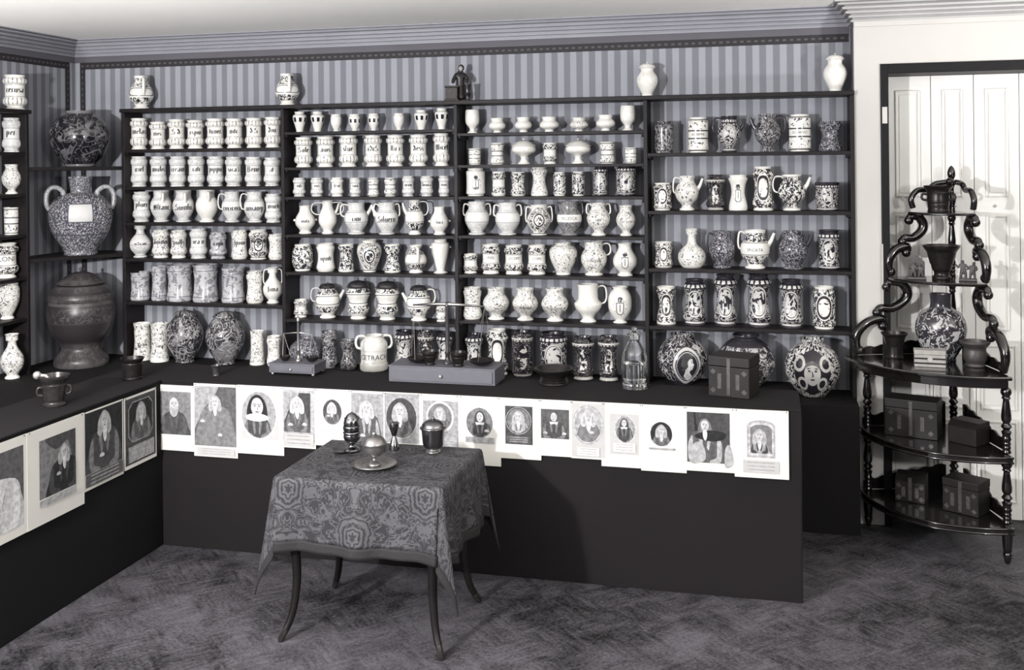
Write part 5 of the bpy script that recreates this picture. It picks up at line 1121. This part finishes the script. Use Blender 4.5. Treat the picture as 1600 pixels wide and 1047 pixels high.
# ------------------------------------------------------------------ chests
def chest(label, loc, rz, w, d, h, mat='chest_wood', mount='chest_mount', plain=False, name='wooden_chest', slope=0.0):
    root = thing(name, label, 'chest', (loc[0], loc[1], loc[2]+.0008), rz)
    lh = h*.24
    obj('body', MB().box(-w/2, w/2, -d/2, d/2, 0, h-lh-.002), mat, root, bev=.003)
    if slope:
        lid = obj('lid', MB().prism([(-d/2, h-lh), (d/2, h-lh), (d/2, h), (-d/2+slope*d, h), (-d/2, h-lh*.9)], 'x', -w/2, w/2), mat, root, bev=.003)
    else: lid = obj('lid', MB().box(-w/2-.002, w/2+.002, -d/2-.002, d/2+.002, h-lh, h), mat, root, bev=.004)
    if not plain:
        y = -d/2-.0015
        for k in (-.22, .22): obj('strap', MB().box(k*w-.010, k*w+.010, y-.001, y+.003, h*.20, h*.58), mount, root, bev=.001)
        obj('hasp', MB().box(-.009, .009, y-.0025, y+.002, .012, h-lh*.15), mount, root, bev=.001)
        for a in (-.38, .38):
            for b_ in (.16, .62):
                z = b_*h; u = a*w; r = .014
                obj('corner_boss', MB().prism([(u-r, z), (u, z-r), (u+r, z), (u, z+r)], 'y', y-.001, y+.003), mount, root)
    return root
c0, c1 = atZ(1107, 618, BZ), atZ(1171, 625, BZ); hC = (atY(1107, 556, c0.y).z-BZ)
an = math.atan2(c1.y-c0.y, c1.x-c0.x)
w_ = (c1-c0).length; d_ = .17
mid = (c0+c1)/2+Vector((-math.sin(an), math.cos(an), 0))*d_/2
chest('dark wooden chest with pale mounts on the right end of the long bench', (mid.x, mid.y, BZ), an, w_, d_, hC)

# ------------------------------------------------------------------ corner whatnot
AP = Vector((1.0, 5.985)); eL = Vector((-.965, -.262)).normalized(); eR = Vector((.262, -.965)).normalized()
AL, AR = math.atan2(eL.y, eL.x), math.atan2(eR.y, eR.x)
if AL < 0: AL += 2*PI
if AR < 0: AR += 2*PI
if AR < AL: AR += 2*PI
wn = thing('corner_whatnot', 'tall ebonised corner whatnot of five bow-fronted tiers before the white door', 'whatnot', (AP.x, AP.y, 0)); 
def sector(r, z0, z1, r_in=0.0, off=.03, rl=None):
    rl = rl or r
    n = 22; poly = [(eL.x*-off+eR.x*-off, eL.y*-off+eR.y*-off)]
    for i in range(n+1):
        a = AL+(AR-AL)*i/n; rr = rl+(r-rl)*min(1, i/n*1.6); poly.append((math.cos(a)*rr, math.sin(a)*rr))
    return MB().prism(poly, 'z', z0, z1)
ZM, ZMID, ZBOT, ZT1, ZT2 = .935, .545, .198, 1.362, 1.716
obj('main_shelf', sector(.615, ZM-.020, ZM), 'ebonised', wn, bev=.006)
obj('main_apron', sector(.575, ZM-.065, ZM-.021), 'ebonised', wn, bev=.004)
for z in (ZMID, ZBOT):
    o = obj('shelf', sector(.615, z-.034, z, rl=.525), 'ebonised', wn, bev=.004)
    n = 24
    for zz in (z-.005, z-.029):
        rq = lambda i: .527+.09*min(1, i/n*1.6)
        obj('shelf_moulding', MB().tube([(math.cos(AL+(AR-AL)*i/n)*rq(i), math.sin(AL+(AR-AL)*i/n)*rq(i), zz) for i in range(n+1)], .006, 6), 'ebonised', o, smooth=True, sharp=None)
obj('upper_shelf', sector(.375, ZT1-.016, ZT1), 'ebonised', wn, bev=.004)
obj('upper_shelf', sector(.255, ZT2-.014, ZT2), 'ebonised', wn, bev=.004)
def turnedleg(h, s=1.0):
    return [(0, 0), (.019*s, 0), (.021*s, h*.03), (.017*s, h*.06), (.021*s, h*.09), (.017*s, h*.12), (.021*s, h*.15), (.017*s, h*.18), (.023*s, h*.22), (.018*s, h*.27), (.024*s, h*.33), (.014*s, h*.36), (.026*s, h*.41), (.015*s, h*.46), (.022*s, h*.50), (.024*s, h*.58), (.016*s, h*.78), (.015*s, h*.82), (.022*s, h*.84), (.017*s, h*.87), (.026*s, h*.92), (.024*s, h*.97), (.016*s, h), (0, h)]
LP = [eL*.487, eR*.548, (eL+eR)*.022]
for i, p in enumerate(LP):
    for z0, z1 in ((ZBOT, ZMID-.034), (ZMID, ZM-.066)):
        obj('turned_leg', MB().lathe(catmull(turnedleg(z1-z0), 2), 16), 'ebonised', wn, smooth=True, sharp=60, loc=(p.x, p.y, z0))
    hF = ZBOT-.034
    obj('turned_foot', MB().lathe(catmull([(0, 0), (.010, 0), (.014, .012), (.022, .045), (.017, .055), (.020, .062), (.024, .11), (.026, hF-.012), (.020, hF), (0, hF)], 2), 16), 'ebonised', wn, smooth=True, sharp=60, loc=(p.x, p.y, 0.0005))
pz = LP[2]
for z0, z1 in ((ZM, ZT1-.016), (ZT1, ZT2-.014)):
    obj('back_post', MB().lathe(catmull(turnedleg(z1-z0, .85), 2), 16), 'ebonised', wn, smooth=True, sharp=60, loc=(pz.x, pz.y, z0))
hF = .25
obj('finial', MB().lathe(catmull([(0, 0), (.020, 0), (.016, .03), (.024, .06), (.014, .09), (.013, .13), (.022, .15), (.012, .17), (.020, .19), (.021, .215), (.012, .24), (0, hF)], 2), 16), 'ebonised', wn, smooth=True, sharp=60, loc=(pz.x, pz.y, ZT2))
# scroll brackets: C and S shaped, in the two radial planes; points (radius, height fraction between tiers)
def scroll(e, z0, z1, rb, rt):
    h = z1-z0
    def q(u, v): return (rb+(rt-rb)*u, z0+h*v)
    lower = catmull([q(-.02, .02), q(-.10, .16), (q(-.06, .30)), q(.14, .43), q(.42, .48), q(.50, .44), q(.46, .38)], 5)
    upper = catmull([q(.34, .56), q(.42, .62), q(.68, .62), q(.94, .72), q(1.0, .84), q(.86, .95), q(.62, .965), q(.55, .90)], 5)
    out = []
    for nm, pth in (('scroll_bracket', lower), ('scroll_bracket', upper)):
        n = len(pth); rr = [.019+.007*math.sin(PI*i/(n-1)) for i in range(n)]
        o = obj(nm, MB().tube([(e.x*r, e.y*r, z) for r, z in pth], rr, 10, 1.0), 'ebonised', wn, smooth=True, sharp=None)
        for (r, z) in (pth[-1], pth[0]): 
            obj('scroll_end', MB().ball((e.x*r, e.y*r, max(z, z0+.026)), .025, 12, 8), 'ebonised', o, smooth=True, sharp=None)
for e in (eL, eR):
    scroll(e, ZM, ZT1-.016, .52, .26)
    scroll(e, ZT1, ZT2-.014, .345, .17)
    pth = catmull([(.225, ZT2+.02), (.235, ZT2+.07), (.20, ZT2+.115), (.14, ZT2+.12), (.10, ZT2+.15), (.03, ZT2+.16)], 5)
    obj('crest_scroll', MB().tube([(e.x*r, e.y*r, z) for r, z in pth], .016, 10), 'ebonised', wn, smooth=True, sharp=None)
# fretted galleries along the straight back edges
for e, nrm_ in ((eL, eR), (eR, eL)):
    for z in (ZMID, ZBOT, ZM):
        n = 26; top = []
        for i in range(n+1):
            u = i/n; r = .05+.46*u
            top.append((r, (.125-.085*u)*(1.0 if z != ZM else .7)+.012*abs(math.sin(u*PI*6))))
        mb = MB(); vs_ = []; 
        for off in (-.024, -.014):
            for r, hh in top: vs_.append((e.x*r+nrm_.x*off, e.y*r+nrm_.y*off, z+.0005))
            for r, hh in top: vs_.append((e.x*r+nrm_.x*off, e.y*r+nrm_.y*off, z+hh))
        m_ = n+1; fs = []
        for i in range(n):
            fs += [(i, i+1, m_+i+1, m_+i), (2*m_+i+1, 2*m_+i, 3*m_+i, 3*m_+i+1), (m_+i, m_+i+1, 3*m_+i+1, 3*m_+i)]
        fs += [(0, m_, 3*m_, 2*m_), (n, 2*m_+n, 3*m_+n, m_+n)]
        obj('gallery', mb.add(vs_, fs), 'ebonised', wn)

# things on the whatnot
def on(px, Y): return (atY(px, 500, Y).x, Y)
E2 = .0008
ware('bronze_mortar', 'dark handled mortar on the top tier of the whatnot', 'mortar', 1472, 330, 290, 44, [(.72, 0), (.74, .06), (.70, .12), (.74, .30), (.72, .34), (.76, .38), (.76, .70), (.80, .74), (.78, .80), (.96, .94), (1, 1)], 'bronze_dark', ZT2, P=on(1468, 5.86), handles=(.80, .45, .68))
mx_, my_ = on(1468, 5.86)
tag(obj('pestle', MB().tube([(mx_+.010, my_-.005, ZT2+.062), (mx_+.050, my_-.01, ZT2+.155)], [.009, .008], 8).ball((mx_+.055, my_-.011, ZT2+.166), .020, 10, 7), 'bronze_dark', None, smooth=True, sharp=None), 'knob-ended pestle leaning in the mortar on the whatnot top tier', 'pestle')
ware('bronze_mortar', 'ribbed flaring mortar on the second tier of the whatnot, between two figure groups', 'mortar', 1472, 430, 383, 55, [(.50, 0), (.52, .07), (.42, .12), (.42, .22), (.52, .30), (.62, .55), (.74, .74), (.80, .80), (.96, .92), (1, 1)], 'bronze_dark', ZT1, P=on(1472, 5.80))
ware('bronze_mortar', 'dark brown mortar on the main tier of the whatnot, at its left end', 'mortar', 1397, 560, 520, 40, [(.66, 0), (.68, .06), (.60, .12), (.62, .5), (.66, .72), (.74, .80), (.96, .93), (1, 1)], 'bronze_dark', ZM, P=on(1397, 5.80))
ware('relief_pot', 'brown pot moulded with leaves on the main tier of the whatnot, right', 'pot', 1524, 575, 533, 46, [(.62, 0), (.66, .05), (.60, .12), (.74, .28), (.76, .50), (.70, .66), (.74, .76), (.94, .90), (.98, .96), (.94, 1)], 'clay_relief', ZM, P=on(1523, 5.64))
PROF['wvase'] = [(.50,0),(.54,.02),(.62,.08),(.86,.24),(1,.42),(.98,.56),(.82,.70),(.56,.765),(.50,.78),(.43,.80),(.40,.88),(.43,.985),(.45,1)]; NOUN['wvase'] = 'round vase'
pot(1470,459,75,'wvase','trophy',ZM,Pxy=on(1470, 5.785),label='dark painted round vase in the middle of the whatnot main tier',name='painted_vase',seg=40)
x_, y_ = on(1452, 5.60)
t = thing('casket', 'small pale striped casket with round lock on the whatnot main tier', 'box', (x_, y_, ZM+E2), math.atan2(-x_, y_)*.6)
cw = 45*depth(x_, y_)/F; chh = 26*depth(x_, y_)/F
obj('body', MB().box(-cw/2, cw/2, -.035, .035, 0, chh*.72), 'box_ivory', t, bev=.002); obj('lid', MB().box(-cw/2-.002, cw/2+.002, -.037, .037, chh*.73, chh), 'box_ivory', t, bev=.003)
for k in (.22, .50): obj('band', MB().box(-cw/2-.001, cw/2+.001, -.0365, -.034, chh*k-.004, chh*k+.004), 'chest_wood', t)
obj('lock_plate', MB().tube([(0, -.040, chh*.48), (0, -.034, chh*.48)], .012, 16), 'hinge_metal', t)
# two little pottery figure groups
def skin_figure(name, parent, pts, edges, mat, root=0, loc=(0, 0, 0)):
    me = bpy.data.meshes.new(name); bm = bmesh.new(); lay = bm.verts.layers.skin.verify()
    vv = []
    for i, p in enumerate(pts):
        v = bm.verts.new(p[:3]); v[lay].radius = (p[3], p[3]); v[lay].use_root = (i == root); vv.append(v)
    for a, b_ in edges: bm.edges.new((vv[a], vv[b_]))
    bm.to_mesh(me); bm.free()
    o = bpy.data.objects.new(name, me); COL.objects.link(o); o.parent = parent; o.location = loc
    me.materials.append(M[mat])
    m = o.modifiers.new('skin', 'SKIN'); m.use_smooth_shade = True
    m = o.modifiers.new('sub', 'SUBSURF'); m.levels = 2; m.render_levels = 2
    return o
def mini(parent, x, s, mat, lean=0.0, arm=.5, z=0.016):
    P_ = [(0, 0, .36, .085), (0, 0, .52, .095), (lean*.1, 0, .70, .10), (lean*.16, 0, .80, .045), (lean*.2, -.01, .90, .075), (lean*.2, -.01, .99, .05),
          (-.10, 0, .33, .07), (-.12, -.02, .17, .05), (-.12, 0, .02, .05), (.10, 0, .33, .07), (.13, -.03, .17, .05), (.12, 0, .02, .05),
          (-.15+lean*.1, 0, .70, .05), (-.24, -.06, .56, .04), (-.20-.2*arm, -.12, .60+.2*arm, .035), (.15+lean*.1, 0, .70, .05), (.25, -.05, .56, .04), (.16, -.14, .48, .035)]
    E_ = [(0, 1), (1, 2), (2, 3), (3, 4), (4, 5), (0, 6), (6, 7), (7, 8), (0, 9), (9, 10), (10, 11), (2, 12), (12, 13), (13, 14), (2, 15), (15, 16), (16, 17)]
    return skin_figure('figure', parent, [(a*s, b_*s, c*s, r*s*1.45) for a, b_, c, r in P_], E_, mat, 0, (x, -.005, z))
x_, y_ = on(1433, 5.78); s_ = depth(x_, y_)/F
t = thing('pottery_group', 'pottery group under a gabled niche, left on the whatnot second tier', 'figurine', (x_, y_, ZT1+E2), math.atan2(-x_, y_), 'pottery figure groups')
hw = 14*s_; hh = 37*s_
obj('base', MB().box(-hw, hw, -.028, .028, 0, .012), 'clay_figure', t, bev=.003)
obj('niche_back', MB().prism([(-hw*.85, .012), (hw*.85, .012), (hw*.85, hh*.72), (hw*.1, hh), (-hw*.85, hh*.78)], 'y', .010, .022), 'clay_figure', t, bev=.003)
mini(t, -.018, hh*.62, 'clay_figure', .3, .2, .012); mini(t, .020, hh*.55, 'clay_figure', -.4, .4, .012)
x_, y_ = on(1513, 5.735); s_ = depth(x_, y_)/F
t = thing('pottery_group', 'pottery group of standing figures, right on the whatnot second tier', 'figurine', (x_, y_, ZT1+E2), math.atan2(-x_, y_), 'pottery figure groups')
hw = 13*s_; hh = 37*s_
obj('base', MB().box(-hw, hw, -.028, .028, 0, .012), 'clay_figure', t, bev=.003)
mini(t, -.022, hh*.80, 'clay_figure', -.2, .9, .012); mini(t, .022, hh*.72, 'clay_figure', .4, .1, .012)
# chests on the lower tiers
def chest_at(label, pL, pR, top, z, d, Y, **k):
    a = on(pL, Y[0]); b_ = on(pR, Y[1]); an = math.atan2(b_[1]-a[1], b_[0]-a[0]); w = math.hypot(b_[0]-a[0], b_[1]-a[1])
    h = H+ray((pL+pR)/2, top)[2]*depth(*a)-z
    m_ = Vector(((a[0]+b_[0])/2, (a[1]+b_[1])/2, 0))+Vector((-math.sin(an), math.cos(an), 0))*d/2
    chest(label, (m_.x, m_.y, z), an, w, d, h, **k)
chest_at('broad black chest with small mounts on the middle tier of the whatnot', 1381, 1463, 621, ZMID, .15, (5.70, 5.62))
chest_at('plain brown box with sloped lid beside the broad chest, middle tier', 1479, 1523, 655, ZMID, .13, (5.63, 5.53), plain=True, name='sloped_box', slope=.25)
chest_at('small chest with paler lid and arched top, lowest tier left', 1396, 1443, 742, ZBOT, .12, (5.70, 5.66), slope=.3)
chest_at('square mounted chest on the lowest tier of the whatnot, right', 1470, 1526, 745, ZBOT, .14, (5.60, 5.50))

# ------------------------------------------------------------------ statuette on the top board
p = atY(722, 157, SY+.10); s_ = depth(p.x, p.y)/F
t = thing('statuette', 'dark statuette of a robed figure leaning on a carved pedestal, above the shelves', 'statuette', (p.x-.006, p.y, TOPZ+.0008), math.atan2(-p.x, p.y))
hh = 56*s_
P_ = [(0, 0, .50, .115), (0, 0, .30, .125), (.01, 0, .14, .145), (.02, 0, .03, .16), (0, 0, .64, .12), (.0, 0, .74, .11), (.01, -.01, .815, .055), (.015, -.03, .90, .07), (.015, -.03, .97, .05),
      (-.12, -.01, .72, .065), (-.19, -.09, .60, .05), (-.21, -.15, .50, .04), (.13, 0, .72, .065), (.20, -.06, .60, .055), (.15, -.13, .52, .04)]
E_ = [(0, 1), (1, 2), (2, 3), (0, 4), (4, 5), (5, 6), (6, 7), (7, 8), (5, 9), (9, 10), (10, 11), (5, 12), (12, 13), (13, 14)]
skin_figure('robed_body', t, [(a*hh, b_*hh*.8, c*hh, r*hh*1.12) for a, b_, c, r in P_], E_, 'statue_dark', 0, (-.004, .01, 0))
obj('face', MB().ball((.0, -.022, hh*.905), hh*.062, 12, 8, 1.25), 'statue_face', t, smooth=True, sharp=None)
hd = MB(); hd.ball((.002, -.006, hh*.925), hh*.088, 12, 8, 1.15); obj('hood', hd, 'statue_dark', t, smooth=True, sharp=None)
px0, px1 = -26*s_, -5*s_
obj('pedestal', MB().box(px0+.006, px1-.002, -.055, -.005, .010, 21*s_), 'clay_relief', t, bev=.004)
obj('pedestal_base', MB().box(px0, px1+.006, -.06, 0, 0, .011), 'clay_relief', t, bev=.003); obj('pedestal_cap', MB().box(px0+.002, px1+.002, -.06, 0, 21*s_, 23*s_+.002), 'clay_relief', t, bev=.003)
obj('mortar', MB().lathe(catmull([(0, 0), (.018, 0), (.014, .02), (.022, .045), (.016, .05), (.018, .08), (.024, .10), (0, .10)], 2), 14), 'bronze', t, smooth=True, sharp=50, loc=(.040, -.035, 0))
